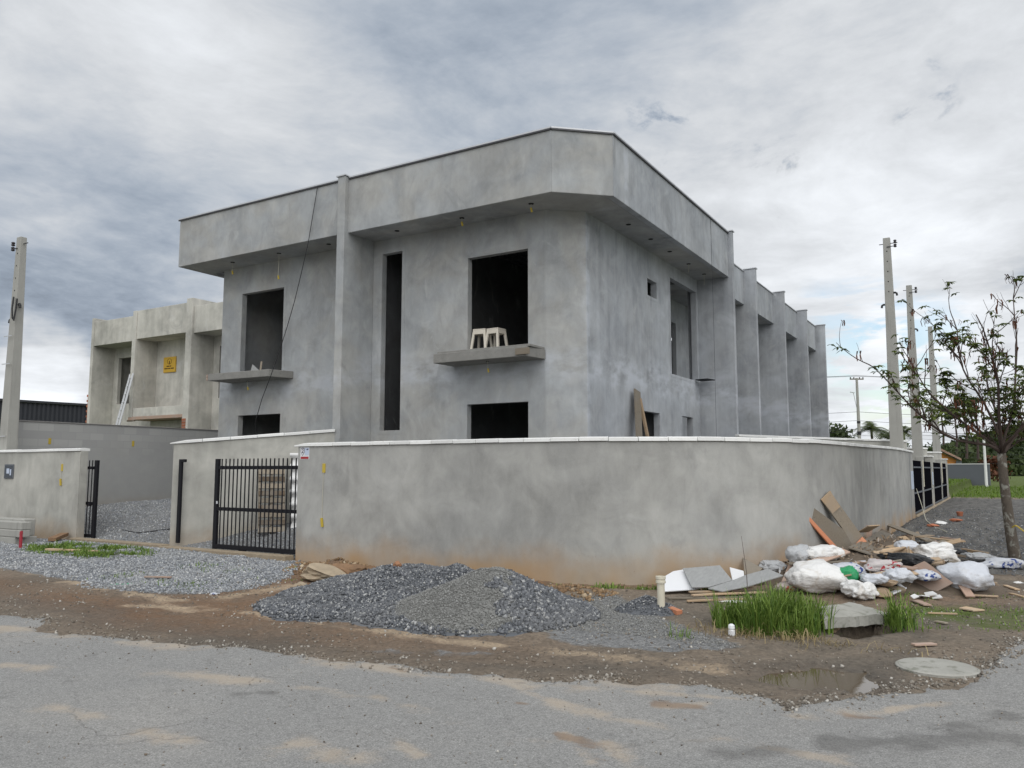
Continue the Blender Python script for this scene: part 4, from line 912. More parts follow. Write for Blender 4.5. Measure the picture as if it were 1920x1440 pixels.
gbar = make_mesh('bar', *(lambda b: (b.V, b.F))(MB().box((-.012, -.055, 0), (.012, .055, 1.62))), M['gate_steel'])
for (a, b), lab in zip(((27.75, 30.88), (31.12, 35.18), (36.32, 40.98), (41.22, 45.18)), ('nearest dark slatted side gate next to the curved wall', 'second dark slatted side gate beyond the first meter post', 'third dark slatted side gate beyond the grey pillar', 'farthest dark slatted side gate')):
    t_ = thing('side_gate', lab, 'gate', (XS - .1, (a + b) / 2, .2), 'side gates')
    for z in (.24, .84, 1.64): box('rail', (XS - .012, a, z), (XS + .012, b, z + .05), M['grey_paint'], t_, .003)
    n_ = int((b - a) / .125)
    for k in range(n_): link('bar', gbar, t_, (XS - .03, a + .06 + k * (b - a - .12) / (n_ - 1), .26))
th2 = thing('side_threshold', 'pale concrete strip under the dark side gates', 'kerb', (XS, 37, .1)); box('strip', (XS - .2, 27.72, -.1), (XS + .06, 46.3, .20), M['stone_pale'], th2, .012)
cable('ground_cord', 'pale cord trailing from the first side gate over the dark ground', [(XS + .02, 28.2, 1.0), (-2.1, 27.2, .5), (-1.9, 25.6, lz(-1.9, 25.6) + .02), (-1.6, 23.6, lz(-1.6, 23.6) + .01), (-1.2, 22.0, lz(-1.2, 22) + .015)], .009, 'cord', 'cord', 24)
# ------------------------------------------------------------------ neighbour: half finished row house
nb = thing('row_house', 'pale half finished two storey row house behind the boundary wall', 'building', (-27, 21, .5))
YN, YNB = 19.0, 19.95
bays = [(-31.55, -28.92, 7.62, 6.62), (-28.70, -25.62, 7.80, 6.67), (-25.28, -21.0, 7.62, 6.61)]
for x0, x1, zt_, zb in bays:
    xa, xb = x0 + .002, x1 - .002
    box('parapet', (xa, YN + .02, zb), (xb, YN + .17, zt_), M['render_old'], nb, .012)
    box('soffit', (xa, YN + .171, zb + .004), (xb, YNB, zb + .15), M['render_old'], nb, 0)
hn = {0: [(.30, 2.25, 4.28, 6.20)], 1: [(1.75, 2.15, 4.28, 6.22)], 2: [(.33, .80, 4.25, 6.22)]}
for i, (x0, x1, zt_, zb) in enumerate(bays):
    panel('back_wall', (x0 + .002, YNB), (x1 - .002, YNB), .15, .3, 7.0, hn[i], M['render_old'], nb, .01)
for x0, x1, zt_, yf, z0 in ((-31.72, -31.55, 7.78, YN, .3), (-28.92, -28.70, 7.80, YN - .03, 3.6), (-25.62, -25.28, 7.93, YN - .06, .3)):
    box('fin', (x0, yf, z0), (x1, YNB + .1, zt_), M['render_old'], nb, .012)
box('balcony_slab', (-28.95, YN - .02, 3.50), (-25.63, YNB - .002, 3.62), M['wood_pink'], nb, .01); box('balcony_front', (-28.69, YN, 3.621), (-25.63, YN + .15, 3.95), M['render_old'], nb, .01)
panel('ground_wall', (-28.69, YN + .8), (-25.63, YN + .8), .15, .3, 3.49, [(1.2, 2.6, .6, 3.2)], M['render_old'], nb, .01)
box('beam_end', (-28.97, YN - .05, 3.44), (-28.5, YN + .02, 3.499), M['wood_dark'], nb); box('rear_block', (-31.6, 24.0, .3), (-21.0, 24.15, 7.4), M['render_in'], nb); box('roof_deck', (-31.6, YNB + .16, 7.01), (-21.0, 24.0, 7.12), M['render_in'], nb)
box('end_wall', (-31.70, YNB + .16, .3), (-31.56, 23.99, 7.4), M['render_old'], nb, 0); box('inner_wall', (-31.5, 21.8, 3.66), (-21.0, 21.9, 7.0), M['render_in'], nb, 0)
box('inner_floor', (-31.5, YNB + .16, 3.5), (-21.0, 23.9, 3.65), M['render_in'], nb, 0); box('low_wall_face', (-31.54, YNB - .001, .3), (-31.0, YNB + .0, .4), M['render_old'], nb, 0)
box('upstand', (-31.5, 21.6, 7.13), (-28.9, 21.75, 7.85), M['render_old'], nb, .01); box('upstand', (-24.4, 21.6, 7.13), (-21.2, 21.75, 7.95), M['render_old'], nb, .01)
for k in range(40):                       # toothed clay bricks left bare at the end wall
    z = .45 + k * .105; w_ = .10 if k % 2 else .03
    MB().box((-31.74 - w_, YN + .02, z), (-31.722, YN + .22, z + .088)).part('brick', M['brick'], nb)
for k in range(14): MB().box((-25.6, YN - .062 - .02, 2.0 + k * .105), (-25.4, YN - .0605, 2.0 + k * .105 + .085)).part('brick', M['brick'], nb)
sb = thing('yellow_sign', 'small amber sign board fixed on the row house balcony wall', 'sign', (-27.83, YNB - .03, 5.4))
box('board', (-28.20, YNB - .05, 5.40), (-27.46, YNB - .002, 6.01), M['sign_y'], sb, .006)
rg = [(-27.83 + .13 * math.cos(a), YNB - .054, 5.83 + .11 * math.sin(a)) for a in np.linspace(0, 2 * math.pi, 17)]
MB().tube(rg, .008, 5).part('emblem_ring', M['sign_d'], sb); MB().box((-27.855, YNB - .056, 5.73), (-27.805, YNB - .0505, 5.85)).part('emblem_bar', M['sign_d'], sb)
for a, b, z in ((-27.99, -27.83, 5.62), (-27.80, -27.71, 5.62), (-28.12, -27.92, 5.53), (-27.89, -27.75, 5.53), (-27.72, -27.55, 5.53)): MB().box((a, YNB - .055, z), (b, YNB - .0505, z + .045)).part('lettering', M['sign_d'], sb)
ld = thing('ladder', 'pale aluminium ladder leaning by the row house window', 'ladder', (-29.2, 19.2, .6))
A_, B_ = np.array((-29.75, 18.4, .6)), np.array((-28.95, 19.0, 5.3)); s_ = np.array((.36, -.12, 0))
for k in (0, 1): MB().beam(A_ + s_ * k, B_ + s_ * k, .035, .07).part('rail', M['zinc'], ld)
for k in range(15): p_ = A_ + (B_ - A_) * (.04 + k * .066); MB().beam(p_, p_ + s_, .03, .03).part('rung', M['zinc'], ld)
# dark shed far left
sh = thing('metal_shed', 'long charcoal corrugated metal shed behind the row house', 'shed', (-55, 30, 0))
pA, pB = D(-60, 748, 44), D(175, 762, 47)
e_ = pB - pA; e_[2] = 0; Ls = np.linalg.norm(e_); e_ /= Ls; n_ = np.array((-e_[1], e_[0], 0)); m_ = MB(); V = []; N_ = int(Ls / .11)
for k in range(N_ + 1): q = pA + e_ * (Ls * k / N_) - n_ * (.03 if k % 2 else 0); zt_ = pA[2] + (pB[2] - pA[2]) * k / N_; V += [(q[0], q[1], -.2), (q[0], q[1], zt_)]
m_.add(V, [(2 * k, 2 * k + 2, 2 * k + 3, 2 * k + 1) for k in range(N_)]); m_.part('cladding', M['shed'], sh)
q = [pA - n_ * .2, pB - n_ * .2, pB + n_ * 12, pA + n_ * 12]; MB().add([(*v[:2], z) for v, z in zip(q, (pA[2], pB[2], pB[2] + .8, pA[2] + .8))] + [(*v[:2], z + .12) for v, z in zip(q, (pA[2], pB[2], pB[2] + .8, pA[2] + .8))], [(3, 2, 1, 0), (4, 5, 6, 7), (0, 1, 5, 4), (1, 2, 6, 5), (2, 3, 7, 6), (3, 0, 4, 7)]).part('roof', M['shed'], sh)

# ------------------------------------------------------------------ concrete service poles
def pole(x, y, h, lab, wb=.40, wt=.20, rz=0, side=1):
    z0 = lz(x, y); t_ = thing('concrete_pole', lab, 'pole', (x, y, z0), 'concrete service poles')
    def ring(z, k=1.0):
        w = (wb + (wt - wb) * z / h) * k / 2; d_ = w * .78; c_, s_ = math.cos(rz), math.sin(rz)
        return [(x + a * c_ - b * s_, y + a * s_ + b * c_, z0 + z) for a, b in ((-w, -d_), (w, -d_), (w, d_), (-w, d_))]
    V = []; zs = (-.3, h * .33, h * .66, h)
    for z in zs: V += ring(z)
    MB().add(V, [(3, 2, 1, 0), (12, 13, 14, 15)] + [(i * 4 + k, i * 4 + (k + 1) % 4, i * 4 + 4 + (k + 1) % 4, i * 4 + 4 + k) for i in range(3) for k in range(4)]).part('shaft', M['precast'], t_, .012)
    for k in range(5):
        z = h - .45 - k * .32; w = (wb + (wt - wb) * z / h) / 2
        MB().lathe([(.016, 0), (.016, .004)], (0, 0, 0), 8).part('bolt_hole', M['hole'], t_) if False else MB().box((x - .016, y - w * .78 - .003, z0 + z), (x + .016, y - w * .78 + .001, z0 + z + .034)).part('bolt_hole', M['hole'], t_)
    o = MB().beam((x - .22, y, z0 + h - .18), (x + .30, y, z0 + h - .18), .02, .02).beam((x - .0, y - .1, z0 + h - .30), (x + side * .26, y - .1, z0 + h - .30), .02, .02).part('bracket', M['zinc_dark_and_shade'], t_)
    for dz in (0, .13):
        MB().lathe([(.02, 0), (.045, .015), (.045, .04), (.025, .055), (.045, .07), (.045, .095), (.02, .11)], (x + side * .24, y - .08, z0 + h - .34 + dz), 12).part('insulator', M['insul'], t_)
    for s, dz in ((1, 1.75), (-1, 2.1)):
        w = (wb + (wt - wb) * (h - dz) / h) / 2; MB().tube([(x + s * w * .6, y - .02, z0 + h - dz), (x + s * (w + .05), y - .04, z0 + h - dz), (x + s * (w + .09), y - .05, z0 + h - dz - .03), (x + s * (w + .10), y - .05, z0 + h - dz - .10)], .032, 8).part('cable_elbow', M['cable'], t_)
    return t_
pole(-2.68, 27.0, 8.05, 'nearest and tallest looking concrete pole behind the curved wall end')
pole(-2.72, 34.6, 8.05, 'middle one of three concrete poles on the right')
pole(-2.72, 45.6, 8.1, 'farthest and smallest of three concrete poles on the right')
lp = pole(-21.05, 10.64, 7.35, 'tall concrete pole at the left edge behind the street wall', .42, .20, 0, -1)
zl = lz(-21.05, 10.64)
for z in (1.6, 2.4, 4.2, 4.9): MB().box((-21.05 - .17 * 1.1, 10.45, z), (-21.05 + .17 * 1.1, 10.462, z + .02)).part('strap', M['zinc'], lp)
MB().tube([(-20.98, 10.5, 5.9), (-20.90, 10.44, 5.6), (-20.86, 10.44, 5.35), (-20.83, 10.46, 5.28), (-20.84, 10.5, 5.6), (-20.85, 10.52, 5.85)], .022, 6).part('cable_loop', M['cable'], lp)

# ------------------------------------------------------------------ foliage helpers
def leaves_geo(P, nrm_spread, l0, l1, wr=.5, droop=None):
    n = len(P); Rm = rand_rot(n); l = (l0 + (l1 - l0) * rng.random(n))[:, None]
    base = np.array([(0, 0, 0), (.5, wr / 2, .06), (1, 0, -.05), (.5, -wr / 2, .06)])[None] * l[:, None]
    V = np.einsum('nij,nkj->nki', Rm, np.repeat(base, 1, 0) if base.shape[0] == n else np.broadcast_to(base, (n, 4, 3))) + P[:, None]
    F = np.arange(4 * n).reshape(n, 4); return V.reshape(-1, 3), F, np.repeat(rng.random(n), 4)
def leaf_part(name, V, F, r, mt, parent=None, kind=None):
    c = np.array((*(V.min(0)[:2] + V.max(0)[:2]) / 2, V[:, 2].min())); o = link(name, fast_mesh(name, V - c, F, mt), parent, c)
    a = o.data.attributes.new('rnd', 'FLOAT', 'POINT'); a.data.foreach_set('value', r.astype(np.float32)); return props(o, kind=kind)
def blades(P, h0, h1, w, bend, lean=None):
    n = len(P); h = (h0 + (h1 - h0) * rng.random(n) ** 1.3) * (.45 + 1.1 * fbm(P[:, 0] * 6, P[:, 1] * 6, 131, 2)); az = rng.uniform(0, 2 * math.pi, n); d_ = np.stack([np.cos(az), np.sin(az)], 1); s_ = np.stack([-d_[:, 1], d_[:, 0]], 1)
    bd = bend * rng.uniform(.2, 1.3, n); V = np.zeros((n, 7, 3)); ww = w * rng.uniform(.6, 1.3, n)
    for k, (t_, wk) in enumerate(((0, 1), (.45, .85), (.8, .55))):
        c2 = P[:, :2] + d_ * (bd * h * t_ ** 2)[:, None]; z = P[:, 2] + h * (t_ - .35 * bd * t_ ** 3)
        for j, sg_ in enumerate((-1, 1)): V[:, 2 * k + j, :2] = c2 + s_ * (sg_ * ww * wk / 2)[:, None]; V[:, 2 * k + j, 2] = z
    V[:, 6, :2] = P[:, :2] + d_ * (bd * h)[:, None]; V[:, 6, 2] = P[:, 2] + h * (1 - .5 * bd)
    base = np.array([(0, 1, 3, 2), (2, 3, 5, 4), (4, 5, 6, 6)]); i = 7 * np.arange(n)[:, None]
    T = np.concatenate([i + np.array((0, 1, 3)), i + np.array((0, 3, 2)), i + np.array((2, 3, 5)), i + np.array((2, 5, 4)), i + np.array((4, 5, 6))])
    return V.reshape(-1, 3), T, np.repeat(rng.random(n), 7)
def grass_obj(name, label, P2, h0, h1, w, bend, mt, zf=land):
    V, F, r = blades(on(P2, zf, -.01), h0, h1, w, bend); return props(leaf_part(name, V, F, r, M[mt]), label, 'grass', kind='stuff')

# ------------------------------------------------------------------ young tree at the right edge
tr = thing('young_tree', 'young sparse tree with lichen bark and dry brown pods at the right edge', 'tree', (.1, 16.1, 0))
random.seed(5)
tb = np.array((.16, 16.15, -.1)); dep = 13.9
TP = [D(1908, 1075, 13.8), D(1902, 1040, 13.8), D(1893, 985, 13.8), D(1886, 930, 13.8), D(1880, 880, 13.8), D(1878, 850, 13.8)]
TP[0][2] = -.15
MB().tube(TP, [.115, .10, .088, .08, .074, .07], 10).part('trunk', M['bark'], tr, smooth=True)
tips = []; m_br = MB()
def branch(p, d_, length, r, lvl, curl):
    n = 7; P = [p]; q = p.copy(); v = d_ / np.linalg.norm(d_)
    for k in range(n):
        v = v + np.array([random.gauss(0, .10), random.gauss(0, .10), random.gauss(curl, .07)]); v /= np.linalg.norm(v); q = q + v * length / n; P.append(q.copy())
    m_br.tube(P, np.linspace(r, r * .45, n + 1), 6 if lvl < 2 else 4)
    if lvl >= 2: tips.append((P[-1], v)); tips.append((P[4], v))
    if lvl < 3:
        for k in range({0: 5, 1: 4, 2: 2}[lvl]):
            i = random.randint(2, n); a = np.array([random.gauss(0, 1), random.gauss(0, 1), random.gauss(.35, .6)]); a /= np.linalg.norm(a)
            branch(P[i], (P[i] - P[i - 1]) / np.linalg.norm(P[i] - P[i - 1]) + a * .85, length * random.uniform(.42, .68), r * .5, lvl + 1, .05)
fork = TP[-1]
LIMB = [((1868, 835), (1780, 825), (1700, 755), (1640, 690), -.4), ((1870, 835), (1800, 790), (1740, 740), (1716, 690), .5), ((1876, 820), (1840, 740), (1800, 690), (1795, 620), .3), ((1880, 815), (1875, 740), (1860, 660), (1830, 590), -.8), ((1885, 820), (1905, 750), (1910, 650), (1900, 560), .6),
        ((1890, 830), (1940, 780), (1990, 690), (2010, 600), .2), ((1885, 830), (1930, 790), (1960, 700), (1975, 620), -1.2), ((1873, 840), (1830, 800), (1790, 770), (1740, 770), 1.2), ((1890, 840), (1960, 800), (2040, 760), (2090, 700), .8), ((1880, 830), (1870, 770), (1845, 720), (1850, 640), 1.3)]
for c in LIMB:
    dd = c[-1]; pts = [fork] + [D(a, b, 13.8 + dd * (k + 1) / 3.5) for k, (a, b) in enumerate(c[:-1])]
    pts = np.array(pts); k = np.linspace(0, len(pts) - 1, 12); Q = np.stack([np.interp(k, range(len(pts)), pts[:, i]) for i in range(3)], 1); Q[1:-1] += np.array([[random.gauss(0, .02) for _ in range(3)] for _ in range(10)])
    Q[1:-1] = (Q[:-2] + 2 * Q[1:-1] + Q[2:]) / 4
    m_br.tube(Q, np.linspace(.032, .008, 12), 6); tips.append((Q[-1], Q[-1] - Q[-2]))
    for j in range(12):
        i = random.randint(2, 11); a = np.array([random.gauss(0, 1), random.gauss(0, 1), random.gauss(.5, .5)]); a /= np.linalg.norm(a); v = (Q[i] - Q[i - 1]); v /= np.linalg.norm(v)
        branch(Q[i], v + a * .9, random.uniform(.35, .85), .010, 2, .06)
m_br.part('branches', M['twig'], tr, smooth=True)
LV, LF, LR, PV, PF, PR = [], [], [], [], [], []; nl = npd = 0
for p, v in tips:                          # palmate leaf sprays, five to seven leaflets each
    hgt = p[2]; dens = .62 if hgt < 3.4 else .34
    if random.random() < dens:
        for s in range(random.randint(1, 3)):
            c = p + np.array([random.gauss(0, .05) for _ in range(3)]); a0 = random.uniform(0, 6.28); r_ = random.random()
            for k in range(random.randint(5, 7)):
                a = a0 + k * .95; L = random.uniform(.07, .13); dr = np.array((math.cos(a), math.sin(a), random.uniform(-.55, .05))); sdv = np.array((-math.sin(a), math.cos(a), random.uniform(-.3, .3))) * L * .23
                V = [c, c + dr * L * .55 + sdv, c + dr * L + np.array((0, 0, -.02)), c + dr * L * .55 - sdv]; LV += V; LF.append((nl, nl + 1, nl + 2, nl + 3)); nl += 4; LR += [min(1, max(0, r_ + random.gauss(0, .12)))] * 4
    elif random.random() < .42:
        for k in range(random.randint(2, 5)):
            c = p + np.array([random.gauss(0, .03), random.gauss(0, .03), 0]); a = random.uniform(0, 6.28); L = random.uniform(.08, .17); o_ = np.array((math.cos(a), math.sin(a), 0)); w_ = np.array((-math.sin(a), math.cos(a), 0)) * .012
            for q0, q1 in (((0, 0), (.045, -.4)), ((.045, -.4), (.02, -1.0))):
                V = [c + o_ * q0[0] + np.array((0, 0, L * q0[1])) + w_, c + o_ * q0[0] + np.array((0, 0, L * q0[1])) - w_, c + o_ * q1[0] + np.array((0, 0, L * q1[1])) - w_ * .6, c + o_ * q1[0] + np.array((0, 0, L * q1[1])) + w_ * .6]; PV += V; PF.append((npd, npd + 1, npd + 2, npd + 3)); npd += 4; PR += [random.random()] * 4
leaf_part('crown', np.array(LV), np.array(LF), np.array(LR), M['leaf'], tr); leaf_part('dry_pods', np.array(PV), np.array(PF), np.array(PR), M['leaf_dry'], tr)
cable('hazard_tape', 'yellow and black tape tied round the young tree trunk', [D(1895, 990, 13.75), D(1905, 985, 13.65), D(1925, 1000, 13.6), D(1945, 1012, 13.5)], .012, 'yellow', 'tape')

# ------------------------------------------------------------------ far scenery
def clump_tree(name, label, x, y, z0, h, w, n, leafsize, mt='leaf_forest', group=None, trunk=.35, bark='twig'):
    t_ = thing(name, label, 'tree', (x, y, z0), group)
    MB().tube([(x, y, z0 - .3), (x + .1, y, z0 + h * .4), (x + w * .05, y, z0 + h * .75)], [h * .03, h * .02, h * .008], 6).part('trunk', M[bark], t_)
    cs = [np.array((random.gauss(0, w * .26), random.gauss(0, w * .26), h * trunk + random.random() ** .8 * h * (1 - trunk) * .92)) for _ in range(16)]
    P = np.vstack([c + rng.normal(0, 1, (n // 16, 3)) * np.array((w * .15, w * .15, h * .075)) for c in cs]) + np.array((x, y, z0))
    P[:, 2] = np.clip(P[:, 2], z0 + h * trunk * .5, z0 + h * 1.08); V, F, r = leaves_geo(P, 1, leafsize * .6, leafsize * 1.3, .6); leaf_part('crown', V, F, r, M[mt], t_)
def palm(x, y, z0, h, fr, label):
    t_ = thing('palm_tree', label, 'tree', (x, y, z0), 'palms beyond the side street')
    MB().tube([(x, y, z0 - .3), (x + .15, y, z0 + h * .5), (x, y, z0 + h)], [.25, .18, .14], 8).part('trunk', M['twig'], t_)
    LV, LF, LR = [], [], []; n = 0
    for k in range(15):
        a = k * 2.4; el = random.uniform(-.1, 1.2); L = fr * random.uniform(.8, 1.1); prev = None; r_ = random.random()
        for j in range(19):
            s = j / 18; c = np.array((x, y, z0 + h)) + np.array((math.cos(a), math.sin(a), 0)) * L * (s * math.cos(el)) + np.array((0, 0, L * (math.sin(el) * s - .62 * s * s)))
            if prev is not None:
                ax = c - prev; sdv = np.array((-math.sin(a), math.cos(a), 0))
                for sg_ in (-1, 1):
                    tip = c + sdv * sg_ * L * .30 * (1.1 - abs(s - .45)) + ax * .6 + np.array((0, 0, -L * .12)); LV += [prev, prev + (c - prev) * .85, tip, prev + (tip - prev) * .5]; LF.append((n, n + 1, n + 2, n + 3)); n += 4; LR += [r_] * 4
            prev = c
    leaf_part('fronds', np.array(LV), np.array(LF), np.array(LR), M['leaf_palm'], t_)
random.seed(21)
def far(px_, dep, z=.2): q = D(px_, 880, dep); return q[0], q[1]
for px_, dep, h, fr, lab in ((1637, 100, 6.6, 3.0, 'palm with spreading fronds left of the nearest concrete pole'), (1697, 96, 6.0, 2.7, 'palm showing between the first two concrete poles'), (1668, 112, 6.0, 2.6, 'palm mostly hidden behind the nearest concrete pole')):
    x, y = far(px_, dep); palm(x, y, 0, h, fr, lab)
for px_, dep, h, w, lab in ((1588, 95, 6.6, 4.2, 'round bushy tree behind the last fin of the building'), (1570, 100, 5.3, 2.6, 'small tree touching the end of the building'), (1648, 118, 4.4, 7, 'dark tree under the left palm'), (1720, 125, 5.2, 8, 'dark tree behind the middle concrete pole'), (1612, 122, 3.9, 6, 'low dark tree beside the far utility pole')):
    x, y = far(px_, dep); clump_tree('far_tree', lab, x, y, 0, h, w, 1500, .5, group='trees beyond the side street')
# wooded hill: one mass
V_ = []; pts = []
for px_, hh, dep in zip(np.linspace(1480, 2300, 42), np.interp(np.linspace(1480, 2300, 42), [1480, 1700, 1790, 1900, 2000, 2300], [3.0, 4.0, 8.0, 13, 15, 18]), np.interp(np.linspace(1480, 2300, 42), [1480, 2300], [260, 210])):
    q = D(px_, 880, dep); pts.append((q[0], q[1], hh))
pts = np.array(pts); H = []
for i in range(len(pts)):
    c = pts[i]; back = np.array((c[0], c[1])) / np.linalg.norm(c[:2])
    for k, (o_, s) in enumerate(((-70, -.02), (-40, .35), (-15, .8), (0, 1), (30, 1.05), (120, .9))): H.append((*(c[:2] + back * o_), c[2] * s * (1 + .05 * math.sin(i * 1.3 + k))))
m_ = MB().add(H, [(i * 6 + k, i * 6 + k + 1, i * 6 + 7 + k, i * 6 + 6 + k) for i in range(len(pts) - 1) for k in range(5)])
props(m_.part('hillside', flat('hill_soil', (.035, .05, .018), .95, .2, .2), None, smooth=True), kind='structure')
n_ = 26000; i_ = rng.integers(0, len(pts) - 1, n_); f_ = rng.random(n_); k_ = rng.random(n_); c = pts[i_] * (1 - f_[:, None]) + pts[i_ + 1] * f_[:, None]; back = c[:, :2] / np.linalg.norm(c[:, :2], axis=1)[:, None]
o_ = -70 + 85 * k_; hs = np.interp(o_, [-70, -40, -15, 0, 30], [-.02, .35, .8, 1, 1.05]) * c[:, 2]
P = np.column_stack([c[:, :2] + back * o_[:, None], hs]); bump_ = 3.2 * np.abs(fbm(P[:, 0] * .14, P[:, 1] * .14, 81, 3) - .35); P[:, 2] += bump_ * 1.6 * rng.random(n_) ** .5 + .2
V, F, r = leaves_geo(P, 1, .8, 2.0, .7); r = np.clip(np.repeat(sstep(bump_, 0, .9) * .6 + .3 * rng.random(n_), 4), 0, 1)
props(leaf_part('hill_forest', V, F, r, M['leaf_forest']), 'dark wooded hillside along the right horizon', 'forest', kind='stuff')
# tall umbrella-crowned trees on the ridge
for px_, dep, h, lab in ((1770, 190, 16, 'tall flat topped tree left on the wooded ridge'), (1795, 200, 16.5, 'tall flat topped tree in the middle of the wooded ridge'), (1814, 185, 17, 'tall flat topped tree right on the wooded ridge'), (1835, 195, 18.5, 'tall flat topped tree half hidden by the young tree')):
    x, y = far(px_, dep); t_ = thing('ridge_tree', lab, 'tree', (x, y, 5), 'tall trees on the wooded ridge'); MB().tube([(x, y, 4), (x + .3, y, h * .6), (x, y, h - .5)], [.35, .25, .12], 6).part('trunk', M['twig'], t_)
    P = np.vstack([np.array((x + random.gauss(0, 1.6) * s, y + random.gauss(0, 1.6) * s, h - q)) + rng.normal(0, 1, (90, 3)) * (.9 * s, .9 * s, .22) for q, s in ((0, .8), (.2, 1), (.1, 1), (1.8, .55), (3.0, .6), (.3, 1))]); V, F, r = leaves_geo(P, 1, .4, .9, .6); leaf_part('crown', V, F, r, M['leaf_forest'], t_)
# far house, its grey wall, far streets
hx, hy = far(1795, 78); fh = thing('far_house', 'ochre house with sloping roof beyond the side street', 'house', (hx, hy, 0))
def fq(px_, py_, dep): return D(px_, py_, dep)
w0, w1 = fq(1764, 880, 80), fq(1794, 880, 80); bk = np.array((w1[0], w1[1], 0)) / np.linalg.norm(w1[:2]) * 7
MB().add([(*w0[:2], 0), (*w1[:2], 0), (*(w1 + bk)[:2], 0), (*(w0 + bk)[:2], 0), (*w0[:2], 3.35), (*w1[:2], 2.55), (*(w1 + bk)[:2], 2.55), (*(w0 + bk)[:2], 3.35)], [(0, 1, 5, 4), (1, 2, 6, 5), (2, 3, 7, 6), (3, 0, 4, 7), (4, 5, 6, 7)]).part('wall', M['ochre'], fh)
r0, r1 = fq(1758, 880, 79.5), fq(1804, 880, 79.5); V = [(*r0[:2], 3.65), (*r1[:2], 2.45), (*(r1 + bk * 1.1)[:2], 2.45), (*(r0 + bk * 1.1)[:2], 3.65)]
MB().add(V + [(a, b, c + .22) for a, b, c in V], [(3, 2, 1, 0), (4, 5, 6, 7), (0, 1, 5, 4), (1, 2, 6, 5), (2, 3, 7, 6), (3, 0, 4, 7)]).part('roof', M['roof_tile'], fh)
a, b = fq(1793.5, 880, 79.8), fq(1804, 880, 79.8); MB().add([(*a[:2], 0), (*b[:2], 0), (*(b + bk)[:2], 0), (*(a + bk)[:2], 0), (*a[:2], 2.4), (*b[:2], 2.4), (*(b + bk)[:2], 2.4), (*(a + bk)[:2], 2.4)], [(0, 1, 5, 4), (1, 2, 6, 5), (2, 3, 7, 6), (3, 0, 4, 7), (4, 5, 6, 7)]).part('porch', M['grey_paint'], fh)
a, b = fq(1770, 880, 75), fq(1855, 880, 72); fwl = thing('far_wall', 'low grey garden wall in front of the ochre house', 'wall', (*b[:2], 0)); e_ = (b - a)[:2]; e_ /= np.linalg.norm(e_); nn_ = np.array((-e_[1], e_[0])) * .15
MB().prism([tuple(a[:2]), tuple(b[:2]), tuple(b[:2] + nn_), tuple(a[:2] + nn_)], -.1, 2.05).part('wall_face', M['grey_paint'], fwl); MB().prism([tuple(a[:2] - nn_ * .2), tuple(b[:2] - nn_ * .2), tuple(b[:2] + nn_ * 1.2), tuple(a[:2] + nn_ * 1.2)], 2.052, 2.12).part('cap', M['coping'], fwl)
fs = [G(1660, 915, .1), G(1935, 915, .1), G(2300, 930, .1), G(2300, 902, .1), G(1935, 901, .1), G(1660, 903, .1)]
props(MB().add([(p[0], p[1], .06) for p in fs], [tuple(range(6))]).part('far_road', M['far_asphalt'], None), kind='structure')
# far utility pole with cross arm, and the wires it carries
ux, uy = far(1614, 70); up = thing('utility_pole', 'far utility pole with cross arm and many wires', 'pole', (ux, uy, 0))
MB().tube([(ux, uy, -.2), (ux, uy, 5), (ux, uy, 9.6)], [.16, .14, .10], 8).part('shaft', M['precast'], up)
lat = RT
def off(dx_, z): return np.array((ux, uy, z)) + lat * dx_
MB().beam(off(-.6, 9.5), off(.6, 9.5), .09, .10).part('cross_arm', M['wood_grey'], up); MB().beam(off(-.35, 8.3), off(-.05, 6.6), .05, .05).part('lamp_arm', M['zinc'], up); MB().beam(off(-.62, 8.36), off(-.25, 8.30), .14, .06).part('lamp_head', M['zinc'], up)
for dx_ in (-.55, -.25, .25, .55): MB().lathe([(.04, 0), (.06, .05), (.03, .12)], tuple(off(dx_, 9.56)), 8).part('insulator', M['insul'], up)
MB().lathe([(.17, 0), (.17, .3)], tuple(off(0, 4.6)), 10).part('cable_clamp', M['cable'], up); MB().lathe([(.15, 0), (.15, .2)], tuple(off(0, 5.6)), 10).part('cable_clamp', M['cable'], up)
for k, (z, sag) in enumerate(((9.6, .3), (9.7, .45), (6.5, .5), (5.75, .55), (5.0, .5), (4.85, .65), (4.5, .6), (4.2, .8), (3.6, .75), (3.1, .6), (2.75, .7))):
    L_ = [off(-34, z + .2), off(34, z + .1 - .02 * k)]; Q = []
    for s in np.linspace(0, 1, 33):
        c = L_[0] + (L_[1] - L_[0]) * s; ph = (s * 2) % 1; c = c + np.array((0, 0, -sag * 4 * ph * (1 - ph))) + FW * np.array((1, 1, 0)) * .12 * (k % 4); Q.append(c)
    MB().tube(Q, .015 if k < 6 else .010, 4).one('overhead_wire', ('topmost', 'second', 'third', 'fourth', 'fifth', 'sixth', 'seventh', 'eighth', 'ninth', 'tenth', 'lowest')[k] + ' overhead wire, counted downward, strung past the far utility pole', 'wire', M['cable'], 'overhead wires at the far pole')
x, y = far(1848, 68); t_ = thing('white_post', 'slim white post at the end of the far grey wall', 'post', (x, y, 0)); MB().tube([(x, y, -.1), (x, y, 5.0)], [.12, .09], 8).part('shaft', M['white_paint'], t_); MB().lathe([(.16, 0), (.16, .1)], (x, y, -.05), 8).part('foot', M['precast'], t_)
x, y = far(1868, 95); clump_tree('far_bush', 'reddish shrub behind the young tree trunk', x, y, 0, 3, 2.5, 600, .4, 'leaf_dry', trunk=.1)
# far grass
P2 = scatter(15000, -16, 9, 46.6, 78, lambda x, y: np.clip(1400 / (y * y), 0, 1) * sstep(fbm(x * .5, y * .5, 91), .25, .5))
grass_obj('verge_grass', 'bright green tall grass beyond the dark ground', P2, .05, .26, .04, .7, 'grass_far')
random.seed(9)
